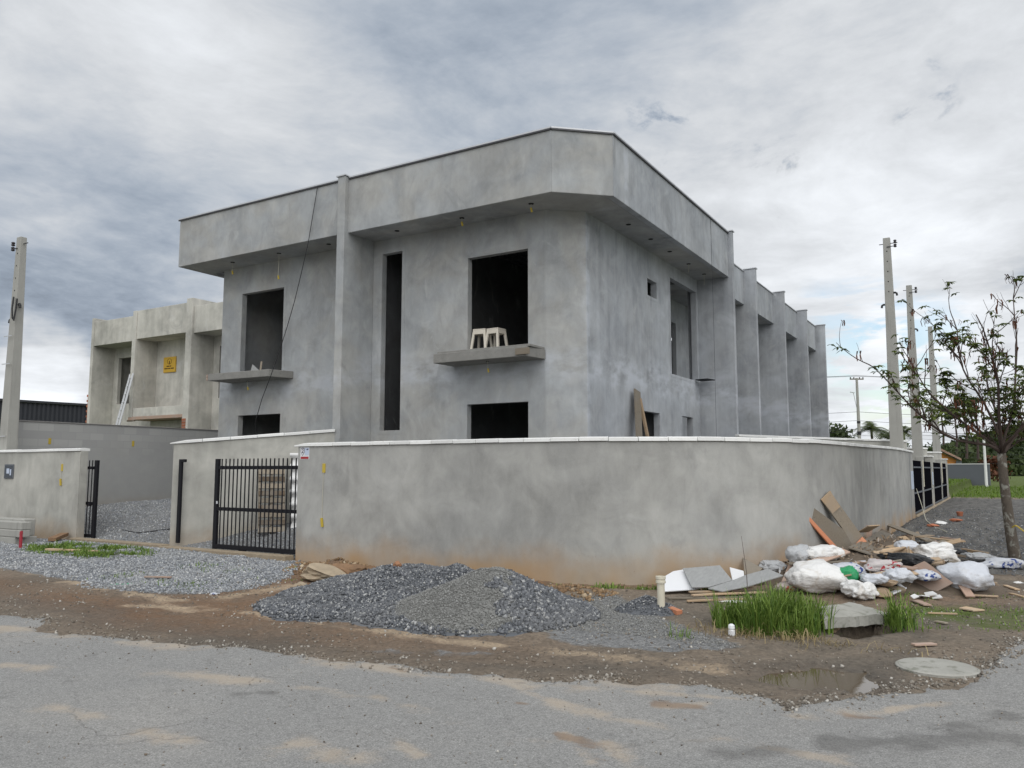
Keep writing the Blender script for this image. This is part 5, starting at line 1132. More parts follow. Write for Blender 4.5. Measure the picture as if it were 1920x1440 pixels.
# ------------------------------------------------------------------ small things on the ground
def lath(name, label, p, q, w, th, mt, cat='wood', up=(0, 0, 1), group=None):
    """a sawn piece with slightly warped faces and a split end"""
    p, q = np.array(p, float), np.array(q, float); L = np.linalg.norm(q - p); a = (q - p) / L; u = np.array(up, float)
    if abs(a @ u) > .95: u = np.array((.3, 1., 0))
    sd = np.cross(u, a); sd /= np.linalg.norm(sd); u = np.cross(a, sd); n = 5
    w0 = random.uniform(-.004, .004) * L; V = []; k1, k2 = random.uniform(-.25, .25), random.uniform(-.25, .25)
    for i in range(n + 1):
        s = i / n; c = u * (4 * w0 * s * (1 - s)); tw_ = 1 + random.uniform(-.03, .03)
        for su, sv in ((-1, -1), (1, -1), (1, 1), (-1, 1)):
            sl = (k1 if i == 0 else k2 if i == n else 0) * su * w * .5; V.append((p + a * (s * L + sl) + c + sd * su * w / 2 * tw_ + u * sv * th / 2))
    F = [(i * 4 + k, i * 4 + (k + 1) % 4, i * 4 + 4 + (k + 1) % 4, i * 4 + 4 + k) for i in range(n) for k in range(4)] + [(3, 2, 1, 0), (4 * n, 4 * n + 1, 4 * n + 2, 4 * n + 3)]
    # local frame along the piece so that the grain follows it
    Rm = np.stack([a, sd, u], 1); V = (np.array(V) - p) @ Rm; me = make_mesh(name, V, F, M[mt]); o = bpy.data.objects.new(name, me); COL.objects.link(o)
    o.matrix_world = Matrix([[*Rm[0], p[0]], [*Rm[1], p[1]], [*Rm[2], p[2]], [0, 0, 0, 1]]); bev(o, min(.003, th * .2), 1); return props(o, label, cat, group)
def ico(sub):
    import bmesh
    b = bmesh.new(); bmesh.ops.create_icosphere(b, subdivisions=sub, radius=1); V = np.array([v.co for v in b.verts]); F = [tuple(v.index for v in f.verts) for f in b.faces]; b.free(); return V, F
ICO = {k: ico(k) for k in (2, 3, 4)}
def n3(V, s, seed):
    return (fbm(V[:, 0] * s + seed * 3.7, V[:, 1] * s + V[:, 2] * s * .7, seed, 3) + fbm(V[:, 1] * s - seed, V[:, 2] * s + V[:, 0] * s * .6, seed + 5, 3) - 1)
def sack(name, label, c, size, mt, rz=0, tilt=(0, 0), seed=1, lump=.28, cat='bag', crease=.05, group=None, flat_=.75, parent=None):
    V, F = ICO[4]; V = V.copy(); e = .62
    V = np.sign(V) * np.abs(V) ** e
    rs = np.random.default_rng(seed + 500)
    for k in range(5):
        nrm = rs.normal(size=3); nrm /= np.linalg.norm(nrm); dd = V @ nrm; V = V - np.outer(np.clip(dd - rs.uniform(.66, .95), 0, None), nrm) * .5                              # pillow: fuller corners
    V[:, 2] *= 1 - .45 * np.maximum(np.abs(V[:, 0]), np.abs(V[:, 1])) ** 3
    r = 1 + lump * n3(V, 1.1, seed) - crease * 2.6 * np.clip(.16 - np.abs(n3(V * (1, 1, 1.6), 2.6, seed + 9)), 0, 1) * 4 + crease * 1.2 * np.abs(n3(V * (1, 1, 1.6), 6.2, seed + 19)); V = V * r[:, None]
    fold = crease * 1.6 * np.sin(6 * V[:, 0] + 5 * n3(V, 1.5, seed + 2)) * np.exp(-((np.abs(V[:, 1]) - .6) / .4) ** 2); V[:, 2] += fold
    wv = n3(V, 1.3, seed + 31); V = V * (1 + crease * .55 * np.sin(8 * V[:, 0] + 4 * V[:, 1] + 9 * wv) + crease * .45 * np.sin(13 * V[:, 1] - 5 * V[:, 2] + 11 * wv))[:, None]
    V = V * np.array(size) / 2; V[:, 2] = np.where(V[:, 2] < 0, V[:, 2] * flat_, V[:, 2])
    E_ = Euler((tilt[0], tilt[1], rz)).to_matrix(); V = V @ np.array(E_).T; V[:, 2] -= V[:, 2].min()
    o = link(name, make_mesh(name, V, F, M[mt], True), parent, c); return props(o, label, cat if not parent else None, group)
def rock(name, label, c, size, mt, seed, cat='stone', rough=.5, group=None, parent=None):
    V, F = ICO[3]; V = V.copy(); V = V * (1 + rough * n3(V, 1.4, seed) + .30 * n3(V, 5, seed + 3))[:, None]
    for k in range(5):                                            # knock off flat faces
        nrm = np.random.default_rng(seed * 7 + k).normal(size=3); nrm /= np.linalg.norm(nrm); dd = V @ nrm; lim = .62; V = V - np.outer(np.clip(dd - lim, 0, None), nrm) * .85
    V = V * np.array(size) / 2; V[:, 2] -= V[:, 2].min() * .8
    o = link(name, make_mesh(name, V, F, M[mt]), parent, c); return props(o, label, cat if not parent else None, group)
def gz(px_, py_, up=0.0):                                         # ground spot seen there
    q = G(px_, py_, 0)
    for _ in range(3): q = G(px_, py_, lz(q[0], q[1]) + up)
    return q
def crumple(name, label, c, w, l, hgt, mt, rz, seed, cat='plastic sheet'):
    n = 26; X, Y = np.meshgrid(np.linspace(-.5, .5, n), np.linspace(-.5, .5, n)); x, y = X.ravel(), Y.ravel()
    edge = 1 - np.maximum(abs(x), abs(y)) * 2; z = hgt * (.25 + 1.1 * np.abs(fbm(x * 4 + seed, y * 4, seed) - .45) + .8 * np.abs(fbm(x * 9, y * 9 + seed, seed + 1) - .5)) * (edge * .8 + .2)
    wx = x * w * (1 + .35 * (fbm(y * 3, x + seed, seed + 4) - .5)); wy = y * l * (1 + .5 * (fbm(x * 3, y + seed, seed + 6) - .5)); V = np.stack([wx * math.cos(rz) - wy * math.sin(rz), wx * math.sin(rz) + wy * math.cos(rz), z], 1)
    i = np.arange(n * n).reshape(n, n); F = np.stack([i[:-1, :-1], i[:-1, 1:], i[1:, 1:], i[1:, :-1]], -1).reshape(-1, 4)
    o = link(name, make_mesh(name, V, F, M[mt], True), None, c); s_ = o.modifiers.new('solid', 'SOLIDIFY'); s_.thickness = .004; return props(o, label, cat)
random.seed(3)
# --- drain slab with the pit under its lip
V = np.array([G(1534, 1137, .19), G(1547, 1159, .16), G(1671, 1151, .11), G(1597, 1129, .16)]); n = 14; m_ = MB(); VV = []
for i in range(n + 1):
    for j in range(n + 1):
        a, b = i / n, j / n; q = V[0] * (1 - a) * (1 - b) + V[1] * (1 - a) * b + V[3] * a * (1 - b) + V[2] * a * b; ed = min(a, 1 - a, b, 1 - b)
        q = q + np.array((random.gauss(0, .012), random.gauss(0, .012), 0)) * (ed < .01) + np.array((0, 0, .014 * (fbm(np.array([q[0] * 7]), np.array([q[1] * 7]), 3)[0] - .5))); VV.append(q)
k = (n + 1) ** 2; lo = [q - np.array((0, 0, .10)) for q in VV]; id_ = lambda i, j: i * (n + 1) + j
F = [(id_(i, j), id_(i, j + 1), id_(i + 1, j + 1), id_(i + 1, j)) for i in range(n) for j in range(n)]; F = F + [tuple(q + k for q in f_[::-1]) for f_ in F]
for t_ in range(n):
    for a, b in ((id_(0, t_ + 1), id_(0, t_)), (id_(n, t_), id_(n, t_ + 1)), (id_(t_, 0), id_(t_ + 1, 0)), (id_(t_ + 1, n), id_(t_, n))): F.append((a, b, b + k, a + k))
MB().add(VV + lo, F).one('drain_slab', 'tilted mossy concrete slab over a drain between grass tufts', 'slab', M['old_slab'])
rock('stone_block', 'brown stone propped under the left corner of the drain slab', (*gz(1556, 1182)[:2], -.03), (.2, .16, .12), 'stone_brown', 4)
# --- manhole
mc = G(1757, 1254, .0); m_ = MB().lathe([(.30, -.05), (.305, .004), (.29, .012), (.285, .008), (.28, .013), (0.02, .016)], (mc[0], mc[1], lz(mc[0], mc[1]) + .006), 48)
m_.one('manhole_cover', 'round pale concrete manhole cover beside the puddle', 'manhole', M['old_slab'], smooth=False)
# --- drain pipe stub
pp = gz(1240, 1150); t_ = thing('drain_pipe', 'cream plastic pipe stub with collar standing in the ground', 'pipe', pp)
MB().lathe([(.043, -.1), (.043, .33), (.056, .335), (.056, .36), (.050, .365), (.050, .375), (.057, .38), (.057, .41), (.045, .412), (.043, .36)], pp, 18).part('pipe', M['pvc'], t_, smooth=False)
lath('split_brick', 'reddish split brick lying at the foot of the drain pipe', pp + (.05, .10, .045), pp + (.22, -.02, .03), .08, .05, 'wood_orange', 'brick')
# --- grass
def tuft(c, n, sx, sy, h0, h1, name, label, mt='grass', w=.012, bend=.55, seed=0):
    ang_ = rng.uniform(0, 6.283, n); rr = np.sqrt(rng.random(n)); P2 = np.stack([c[0] + sx * rr * np.cos(ang_), c[1] + sy * rr * np.sin(ang_)], 1)
    P2 = P2[fbm(P2[:, 0] * 5, P2[:, 1] * 5, 100 + seed) > .34]; return grass_obj(name, label, P2, h0, h1, w, bend, mt)
c = gz(1455, 1178); tuft(c - np.array((.05, 0, 0)), 3000, .58, .46, .05, .44, 'tall_grass', 'dense tuft of tall green grass left of the drain slab')
c2 = gz(1510, 1182); 
P2 = np.stack([rng.normal(c2[0] - .12, .14, 420), rng.normal(c2[1], .12, 420)], 1); grass_obj('tall_grass', 'taller grass blades rising against the drain slab edge', P2, .15, .42, .012, .5, 'grass')
c = gz(1680, 1172); P2 = np.stack([rng.normal(c[0], .09, 260), rng.normal(c[1], .09, 260)], 1); grass_obj('tall_grass', 'small tuft of grass at the right end of the drain slab', P2, .10, .38, .012, .7, 'grass')
c = gz(1450, 1195); P2 = np.stack([rng.normal(c[0], .45, 420), rng.normal(c[1], .12, 420)], 1); grass_obj('dry_grass', 'dry straw at the foot of the tall grass', P2, .05, .16, .008, 1.5, 'grass_dry')
P2 = scatter(5200, -16.8, -12.5, 7.9, 10.0, lambda x, y: sstep(mound(x, y, -14.9, 9.05, 2.0, .85, 1), 0, .5) * sstep(fbm(x * 2.6, y * 2.6, 95), .42, .62)); grass_obj('weed_patch', 'patch of weeds in the gravel before the left driveway', P2, .03, .13, .014, .8, 'grass')
P2 = scatter(650, -11.5, -8.7, 7.0, 9.2, lambda x, y: sstep(fbm(x * 1.5, y * 1.5, 96), .52, .6)); grass_obj('sparse_weeds', 'sparse green weeds in the gravel apron', P2, .02, .08, .012, .8, 'grass')
P2 = scatter(1100, -5.4, -2.9, 9.8, 11.6, lambda x, y: (np.hypot(x + 6.25, y - 14.2) > 3.98) * (np.hypot(x + 6.25, y - 14.2) < 4.5) * sstep(fbm(x * 3, y * 3, 97), .45, .6)); grass_obj('wall_foot_weeds', 'low weeds along the foot of the curved wall', P2, .02, .11, .014, .8, 'grass')
P2 = scatter(1500, -1.2, .9, 9.3, 12.4, lambda x, y: sstep(fbm(x * 2, y * 2, 98), .46, .6)); grass_obj('verge_weeds', 'short thin grass on the earth right of the drain slab', P2, .015, .06, .010, .8, 'grass')
c = gz(1280, 1195); P2 = np.stack([rng.normal(c[0], .06, 40), rng.normal(c[1], .05, 40)], 1); grass_obj('weed_tuft', 'tiny lone weed tuft right of the drain pipe', P2, .05, .16, .009, .7, 'grass')
for (a, b, z), dep in (((1390, 1005, 0), 11.0),):
    q0 = gz(1404, 1150); q1 = D(1390, 1005, 10.2)
    MB().tube([q0, q0 * .5 + q1 * .5 + np.array((.02, 0, .0)), q1], [.005, .004, .002], 4).one('dry_stalk', 'single thin dry seed stalk standing before the curved wall', 'stalk', M['twig'])
# --- left: stacked precast posts, stake, planks
bx = gz(60, 1018); x1_ = bx[0]; y1_ = bx[1] - .1; zb = lz(x1_, y1_)
def post_beam(x1, x0, y, z, w, h, label):
    o = MB().box((x0, y - w / 2, z), (x1, y + w / 2, z + h)).one('precast_beam', label, 'beam', M['precast'], 'stacked precast beams', .018); return o
post_beam(x1_ - .05, x1_ - 3.2, y1_ + .0, zb - .02, .46, .15, 'bottom precast beam of the stack at the left edge')
post_beam(x1_ + .12, x1_ - .78, y1_ - .12, zb + .132, .22, .15, 'short middle layer beam with bevelled end on the stack at the left edge'); post_beam(x1_ - .80, x1_ - 1.75, y1_ - .12, zb + .132, .22, .15, 'second middle layer beam behind the red stake on the stack'); post_beam(x1_ - 1.77, x1_ - 3.2, y1_ - .12, zb + .132, .22, .15, 'leftmost middle layer beam of the stack at the left edge')
post_beam(x1_ + .12, x1_ - 3.2, y1_ - .10, zb + .284, .22, .16, 'top front precast beam of the stack at the left edge'); post_beam(x1_ - .2, x1_ - 3.3, y1_ + .14, zb + .132, .24, .35, 'rear precast beam of the stack at the left edge')
q = gz(38, 1028); lath('red_stake', 'short red painted stake standing in front of the beam stack', q + (0, 0, -.05), q + (0, 0, .33), .07, .03, 'wood', 'stake', (0, 1, 0)).data.materials[0] = M['red_paint']
a, b = gz(88, 1034), gz(180, 1038); lath('plank', 'pale yellow plank lying in the weeds at the left', a + (0, 0, .04), b + (0, 0, .04), .10, .035, 'wood')
a, b = gz(97, 1018), gz(118, 1012); lath('mud_block', 'muddy brown block at the foot of the left wall end', a + (0, 0, .07), b + (.05, 0, .12), .16, .07, 'wood', 'block').data.materials[0] = M['clod']
a, b = gz(271, 1086), gz(321, 1087); lath('batten', 'short pinkish batten lying on the gravel apron', a + (0, 0, .035), b + (0, 0, .035), .05, .02, 'wood_pink')
crumple('paper_scrap', 'white paper scrap beside the plank in the weeds', gz(115, 1024), .5, .16, .05, 'film', .2, 3, 'paper'); crumple('green_netting', 'pale green film scrap on the gravel apron near the mud', gz(245, 1095), .5, .12, .03, 'green_bottle', .7, 4)
crumple('blue_wrapper', 'small blue wrapper in the mud left of the gravel heap', gz(402, 1114), .12, .09, .05, 'bag_blue', .4, 8, 'litter')
cable('yard_hose', 'thin black hose lying across the left driveway gravel', [(-16.9, 11.1, lz(-16.9, 11.1) + .015), (-16.2, 11.0, lz(-16.2, 11) + .015), (-15.3, 11.4, lz(-15.3, 11.4) + .015), (-14.5, 12.0, lz(-14.5, 12) + .015)], .012, 'cable', 'hose', 20)
# --- broken ground by the wall, left of the heap
rock('broken_concrete', 'large pale chunk of broken concrete left of the gravel heap', gz(592, 1092) + (0, .1, -.03), (1.0, .44, .31), 'stone_pale', 12, rough=1.1)
for i, (px_, py_, s_, mt_) in enumerate(((640, 1080, .34, 'clod'), (668, 1076, .28, 'clod'), (620, 1092, .2, 'stone_pale'), (700, 1074, .22, 'clod'), (565, 1100, .16, 'stone_pale'), (650, 1094, .15, 'stone_brown'), (1010, 1098, .18, 'clod'), (1000, 1110, .15, 'stone_brown'), (985, 1093, .2, 'clod'))):
    rock('earth_lump', ('largest brown lump of dug earth right of the broken concrete', 'middle brown lump of dug earth right of the broken concrete', 'pale rubble lump in front of the broken concrete', 'brown earth lump at the upper left edge of the gravel heap', 'pale rubble lump left of the broken concrete', 'small brown stone before the dug earth lumps', 'rightmost brown lump at the right foot of the heap', 'small brown stone below the lumps at the right foot of the heap', 'leftmost brown lump at the right foot of the heap')[i], gz(px_, py_) + (0, 0, -.03), (s_ * 1.4, s_, s_ * .7), mt_, 20 + i, 'earth lump', group='lumps of dug earth along the wall')
rock('clay_lump', 'brown clay lump on the left crest of the gravel heap', np.array((-7.15, 8.8, lz(-7.15, 8.8) + float(heap_h(np.array([-7.15]), np.array([8.8]))[0]) - .02)), (.15, .12, .10), 'brick_mud', 33)
P2 = scatter(900, -10.2, -7.6, 8.6, 10.2, lambda x, y: sstep(mound(x, y, -8.9, 9.5, 1.2, .7, 1), 0, .3)); stone_obj('dug_rubble', on(P2, land, .006), .012, .055, stone_mat('earth_crumb', (.14, .085, .045), (.27, .18, .10), (.46, .38, .27), (.22, .14, .08)), 'crumbled earth and rubble along the foot of the wall', 'rubble')
P2 = scatter(500, -5.5, -4.2, 8.7, 10.1, lambda x, y: sstep(mound(x, y, -4.8, 9.35, .8, .6, 1), 0, .3)); stone_obj('dug_rubble', on(P2, land, .006), .012, .05, bpy.data.materials['earth_crumb'], 'crumbled earth between the pointed heap and the curved wall', 'rubble')
P2 = scatter(1500, -3.95, -3.2, 8.4, 9.3, lambda x, y: mound(x, y, -3.55, 8.85, .4, .4, 1)); stone_obj('coal_dark_pile', on(P2, lambda x, y: land(x, y) + mound(x, y, -3.55, 8.85, .4, .38, .17), .0), .006, .018, M['gravel_dark'], 'small dark pile of fine gravel against the drain pipe', 'gravel heap', heap_base(lambda x, y: mound(x, y, -3.55, 8.85, .4, .38, .17), -4.0, -3.1, 8.4, 9.3, .05))
# ------------------------------------------------------------------ rubbish heap along the curved wall
random.seed(14)
def poly(name, label, pix, th, mt, cat='board'):
    """flat piece: corners given as (sight x, sight y, height above ground)"""
    P = []
    for px_, py_, z in pix:
        q = G(px_, py_, 0)
        for _ in range(3): q = G(px_, py_, lz(q[0], q[1]) + z)
        P.append(q)
    P = np.array(P); c = P.mean(0); u, s, vt = np.linalg.svd(P - c); n_ = vt[2]; P = P - np.outer((P - c) @ n_, n_)
    if n_[2] < 0: pass
    o = MB().sheet(P, th).one(name, label, cat, M[mt]); bev(o, th * .2, 1); return o
def stick(name, label, a, b, w, th, mt, cat='wood', up=(0, 0, 1)):
    def q3(px_, py_, z):
        q = G(px_, py_, 0)
        for _ in range(3): q = G(px_, py_, lz(q[0], q[1]) + z)
        return q
    return lath(name, label, q3(*a), q3(*b), w, th, M and mt, cat, up)
# panels at the left end, leaning low against the wall
def dsheet(name, label, pix, th, mt, cat='panel', parent=None):
    P = np.array([D(*p) for p in pix]); c = P.mean(0); n_ = np.linalg.svd(P - c)[2][2]; P = P - np.outer((P - c) @ n_, n_) * .9
    o = MB().sheet(P, th).one(name, label, cat, M[mt]) if parent is None else MB().sheet(P, th).part(name, M[mt], parent); bev(o, th * .2, 1); return o
dsheet('laminate_board', 'white laminate panel with one rounded corner by the drain pipe', [(1243, 1109, 10.4), (1241, 1092, 10.68), (1248, 1080, 10.85), (1262, 1072, 10.97), (1280, 1069, 11.0), (1318, 1066, 11.0), (1326, 1100, 10.45), (1300, 1106, 10.4)], .018, 'panel_white')
dsheet('grey_board', 'grey wood print panel overlapping the white rounded panel', [(1280, 1066, 10.93), (1350, 1061, 10.95), (1373, 1088, 10.45), (1330, 1101, 10.3), (1297, 1102, 10.32)], .016, 'panel_grey')
dsheet('grey_board', 'long grey panel pointing right across the laths', [(1327, 1101, 10.24), (1354, 1111, 10.08), (1400, 1101, 10.14), (1468, 1078, 10.38), (1440, 1067, 10.72), (1398, 1081, 10.58), (1372, 1090, 10.42)], .018, 'panel_grey')
dsheet('laminate_offcut', 'white triangular laminate offcut behind the long grey panel', [(1368, 1064, 11.2), (1394, 1072, 11.15), (1396, 1082, 10.9), (1373, 1089, 10.7)], .016, 'panel_white')
dsheet('striped_board', 'dark striped triangular board standing against the wall', [(1393, 1045, 11.5), (1396, 1079, 11.15), (1412, 1082, 11.05), (1430, 1067, 11.2)], .02, 'wood_grey')
for i, (a, b, w, mt_, lab) in enumerate((((1253, 1122, .02), (1440, 1119, .02), .06, 'wood_grey', 'lowest long lath in front of the grey panels'), ((1298, 1116, .05), (1436, 1110, .05), .06, 'wood', 'second long lath under the point of the grey panel'), ((1292, 1110, .05), (1350, 1109, .06), .06, 'wood', 'short pale lath under the grey panel corner'),
                                         ((1370, 1108, .06), (1410, 1102, .07), .07, 'wood_pink', 'pinkish lath end right of the panel point'), ((1300, 1126, .02), (1425, 1122, .02), .03, 'wood', 'thin splinter lath in front of the panels'), ((1288, 1127, .02), (1330, 1125, .03), .05, 'wood', 'yellowish lath stub lying in the weeds'))):
    stick('lath', lab, a, b, w, .022, mt_)
# formwork boards joined in a fork, leaning on the wall
ft = thing('forked_formwork', 'big orange edged formwork panel with forked top leaning on the wall', 'formwork', D(1600, 1048, 12.9))
def fpart(name, pix, mt_, th=.026): return dsheet(name, None, pix, th, mt_, parent=ft)
fpart('left_board', [(1509, 966, 12.25), (1525, 951, 12.35), (1580, 994, 12.62), (1600, 1024, 12.62), (1588, 1040, 12.52), (1574, 1040, 12.45)], 'wood_grey')
fpart('right_board', [(1537, 937, 12.52), (1557, 920, 12.65), (1616, 1007, 12.95), (1591, 1037, 12.60), (1579, 992, 12.66)], 'wood_grey')
fpart('orange_edge', [(1507, 968, 12.22), (1512, 963, 12.24), (1582, 1040, 12.45), (1577, 1047, 12.40)], 'wood_orange', .03)
fpart('orange_foot', [(1616, 1007, 12.9), (1624, 1016, 12.85), (1621, 1024, 12.75), (1606, 1034, 12.55), (1602, 1050, 12.4), (1586, 1051, 12.38), (1572, 1047, 12.36), (1590, 1034, 12.45)], 'wood_orange', .022)
fpart('pale_top', [(1538.5, 936.5, 12.49), (1557, 920.5, 12.60), (1575, 950, 12.68), (1561, 963, 12.58)], 'wood', .012)
# earth and hidden bulk under the heap
def heap2(x, y): return np.maximum.reduce([mound(x, y, -1.9, 12.3, 1.25, 1.3, .42, .8), mound(x, y, -1.1, 12.6, 1.1, 1.0, .30, .8), mound(x, y, -1.55, 14.3, 1.0, 2.0, .42, .9)]) + .06 * (fbm(x * 5, y * 5, 77) - .5)
BV, BF = heap_base(heap2, -3.2, .2, 10.9, 16.6, .09)
o = link('rubbish_core', fast_mesh('rubbish_core', BV, BF, M['core'], True)); props(o, 'dirt and crushed litter under the rubbish heap', 'rubbish', kind='stuff')
def hz(px_, py_):                         # surface of the heap seen there
    z = .2
    for _ in range(8):
        q = G(px_, py_, z); z = .5 * z + .5 * (lz(q[0], q[1]) + max(0, float(heap2(np.array([q[0]]), np.array([q[1]]))[0])))
    return G(px_, py_, z)
def S(name, label, px_, py_, size, mt_, rz=0, seed=1, dz=0, **k): q = hz(px_, py_); return sack(name, label, q + (0, 0, dz), size, mt_, rz, seed=seed, **k)
S('sack', 'big dirty white sack at the left front of the heap', 1530, 1108, (.72, .60, .46), 'bag_white', .4, 3, -.03)
S('sack', 'puffed white sheet bag on top of the heap beside the forked boards', 1545, 1052, (.55, .42, .26), 'bag_white', .2, 5, .0)
S('sack', 'half open white sack below the green bag', 1614, 1122, (.42, .32, .27), 'bag_white', 1.0, 8, -.02, lump=.5, crease=.1)
S('sack', 'large pale grey sack at the right front of the heap', 1800, 1102, (.78, .58, .46), 'bag_grey', -.4, 11, -.03)
S('sack', 'crumpled white sheet sack behind the large grey one', 1752, 1060, (.62, .46, .34), 'bag_white', .7, 14, .02, lump=.5, crease=.1)
S('sack', 'grey sack slumped under the laths on the right', 1705, 1040, (.40, .3, .22), 'bag_grey', .2, 16)
S('bag', 'bright green plastic bag in the middle of the heap', 1586, 1104, (.30, .26, .27), 'bag_green', .3, 17, .05)
S('cement_bag', 'printed cement bag left of the blue printed one', 1588, 1083, (.44, .30, .2), 'bag_blue', .2, 19, .02)
S('cement_bag', 'blue printed cement bag in the centre of the heap', 1618, 1082, (.40, .32, .24), 'bag_blue', -.3, 22, .02)
S('cement_bag', 'crushed printed bag lying by the tree foot', 1880, 1066, (.62, .34, .2), 'bag_blue', .2, 24, 0, lump=.45)
S('wrapper', 'red and white crumpled wrapper bag in the centre of the heap', 1655, 1078, (.42, .3, .2), 'bag_red', .2, 27, .02, lump=.5)
S('wrapper', 'pinkish crumpled bag above the green one', 1582, 1070, (.36, .28, .16), 'bag_pink', .2, 29, .02, lump=.5)
S('bin_bag', 'black bin liner lying across the heap right of centre', 1700, 1066, (.75, .36, .18), 'bag_dark', -.45, 31, .03, lump=.45, crease=.09)
S('bin_bag', 'small black bag poking up behind the white sheet bag', 1505, 1036, (.20, .16, .2), 'bag_dark', 0, 33, .02)
S('bag', 'grey plastic bag at the left rim of the heap', 1450, 1072, (.40, .28, .18), 'film', .2, 35, 0, lump=.5, crease=.1)
S('bag', 'striped pale bag slipping off the left edge of the heap', 1478, 1112, (.34, .2, .15), 'bag_pink', .8, 37, 0, lump=.5)
S('bag', 'bluish crumpled bag under the broken plank', 1690, 1095, (.34, .28, .2), 'bag_grey', .4, 39, 0, lump=.5, crease=.1)
S('bag', 'grey film bag behind the left sack', 1500, 1062, (.34, .3, .3), 'film', 1.1, 41, 0, lump=.4)
S('bag', 'clear film bag at the far right of the heap', 1835, 1052, (.5, .34, .16), 'film', .2, 43, 0, lump=.5, crease=.1)
S('bag', 'blue grey bag between the two right sacks', 1735, 1090, (.34, .26, .16), 'bag_blue', .9, 45, 0, lump=.5)
S('bag', 'dark grey bag under the right hand laths', 1790, 1043, (.44, .3, .16), 'bag_dark', .3, 47, 0)
S('bag', 'pale bag beneath the pale board in the heap centre', 1640, 1098, (.32, .26, .16), 'bag_grey', .2, 49, 0, lump=.5, crease=.1)
def K(name, label, a, b, w, th, mt_, za=0, zb=0, up=(0, 0, 1), cat='plank'):
    return lath(name, label, hz(*a) + (0, 0, za), hz(*b) + (0, 0, zb), w, th, mt_, cat, up)
K('plank', 'long pale board lying across the middle of the heap', (1575, 1062), (1745, 1050), .12, .025, 'wood', .12, .14, (.3, -.6, .6))
K('plank', 'pale board end stepping under the long board', (1605, 1068), (1690, 1062), .14, .02, 'wood', .06, .08)
K('plank', 'thin double board under the white sheet bag', (1522, 1058), (1580, 1066), .16, .02, 'wood', .05, .03)
K('plank', 'wide grey board propped right of the orange foot', (1612, 1050), (1665, 1018), .30, .022, 'wood_grey', .12, .2, (.2, -.5, .6))
K('plank', 'dark plank sloping right behind the heap', (1640, 1002), (1700, 1032), .2, .03, 'wood_dark', .15, .12)
K('plank', 'second dark plank sloping right above the first', (1655, 1012), (1712, 1042), .16, .03, 'wood_dark', .12, .10)
K('plank', 'long grey plank from the wall foot down to the right', (1656, 990), (1745, 1028), .18, .03, 'wood_grey', .12, .14)
K('plank', 'long thin pale board at the back right of the heap', (1725, 1012), (1806, 1020), .14, .03, 'wood', .06, .05)
K('plank', 'pale board right behind the thin one at the back', (1765, 1012), (1808, 1018), .12, .03, 'wood_pink', .05, .05)
K('plank', 'round yellowish pole piece lying at the right of the heap', (1805, 1036), (1852, 1044), .08, .08, 'wood', .04, .04)
K('plank', 'upright splinter of pale wood behind the heap', (1662, 1008), (1668, 985), .06, .02, 'wood', 0, .18)
K('plank', 'broken pinkish board at the right front of the heap', (1712, 1080), (1765, 1110), .34, .02, 'wood_pink', .12, .03, (-.2, -.5, .7), 'board')
K('plank', 'square yellow plywood piece standing in the heap', (1704, 1050), (1716, 1028), .24, .015, 'wood', .02, .14, (.1, -1, .1), 'board')
K('plank', 'white painted strip crossing down to the ground', (1655, 1083), (1695, 1108), .07, .02, 'wood', .08, .03, cat='strip').data.materials[0] = M['panel_white']
K('plank', 'white painted strip end lying on the earth', (1670, 1118), (1696, 1108), .06, .02, 'wood', .03, .04, cat='strip').data.materials[0] = M['panel_white']
K('plank', 'short pink board tilted beside the white strip', (1677, 1095), (1692, 1078), .12, .02, 'wood_pink', .05, .1)
K('plank', 'red brown plank propped against the large grey sack', (1795, 1092), (1820, 1122), .11, .022, 'wood_pink', .06, .02)
K('plank', 'leaning brown batten at the left of the big white sack', (1468, 1100), (1487, 1068), .08, .03, 'wood_pink', .0, .1)
K('plank', 'pale board lying at the left top of the heap', (1470, 1048), (1498, 1045), .18, .02, 'wood', .1, .1)
K('plank', 'bent yellow brown board under the left top of the heap', (1462, 1062), (1500, 1052), .14, .02, 'wood', .04, .06)
K('plank', 'pale crumpled board behind the forked formwork', (1618, 1008), (1640, 1000), .25, .02, 'wood', .1, .14)
K('plank', 'pinkish board upright behind the forked formwork', (1622, 1030), (1630, 1005), .16, .02, 'wood_pink', .05, .2, (0, -1, .2))
K('plank', 'yellow crossed stick in the heap hollow', (1660, 1050), (1705, 1036), .05, .025, 'wood', .08, .1)
K('plank', 'second yellow crossed stick in the heap hollow', (1652, 1044), (1688, 1052), .05, .025, 'wood', .06, .06)
K('plank', 'pale offcut on the long grey plank', (1725, 1022), (1745, 1018), .18, .02, 'wood', .16, .16)
K('plank', 'pink offcut right of the pale one', (1748, 1024), (1762, 1034), .14, .02, 'wood_pink', .12, .1)
K('plank', 'grey board leaning against the white sheet sack', (1772, 1040), (1790, 1068), .12, .02, 'wood_grey', .12, .08)
K('plank', 'brown board at the bottom of the heap centre', (1640, 1105), (1672, 1098), .14, .03, 'wood_dark', .03, .05)
K('plank', 'dark wet stick across the right hand bags', (1760, 1045), (1815, 1050), .05, .04, 'wood_dark', .08, .05)
rock('rubble_stone', 'brown stone block at the front of the heap', gz(1655, 1120), (.26, .2, .15), 'stone_brown', 61); rock('rubble_stone', 'grey brown stone beside the white strip end', gz(1680, 1114) + (0, .05, 0), (.2, .15, .11), 'stone_pale', 62)
rock('rubble_stone', 'yellow brown stone slab on the heap front', hz(1655, 1098), (.34, .2, .10), 'stone_brown', 63)
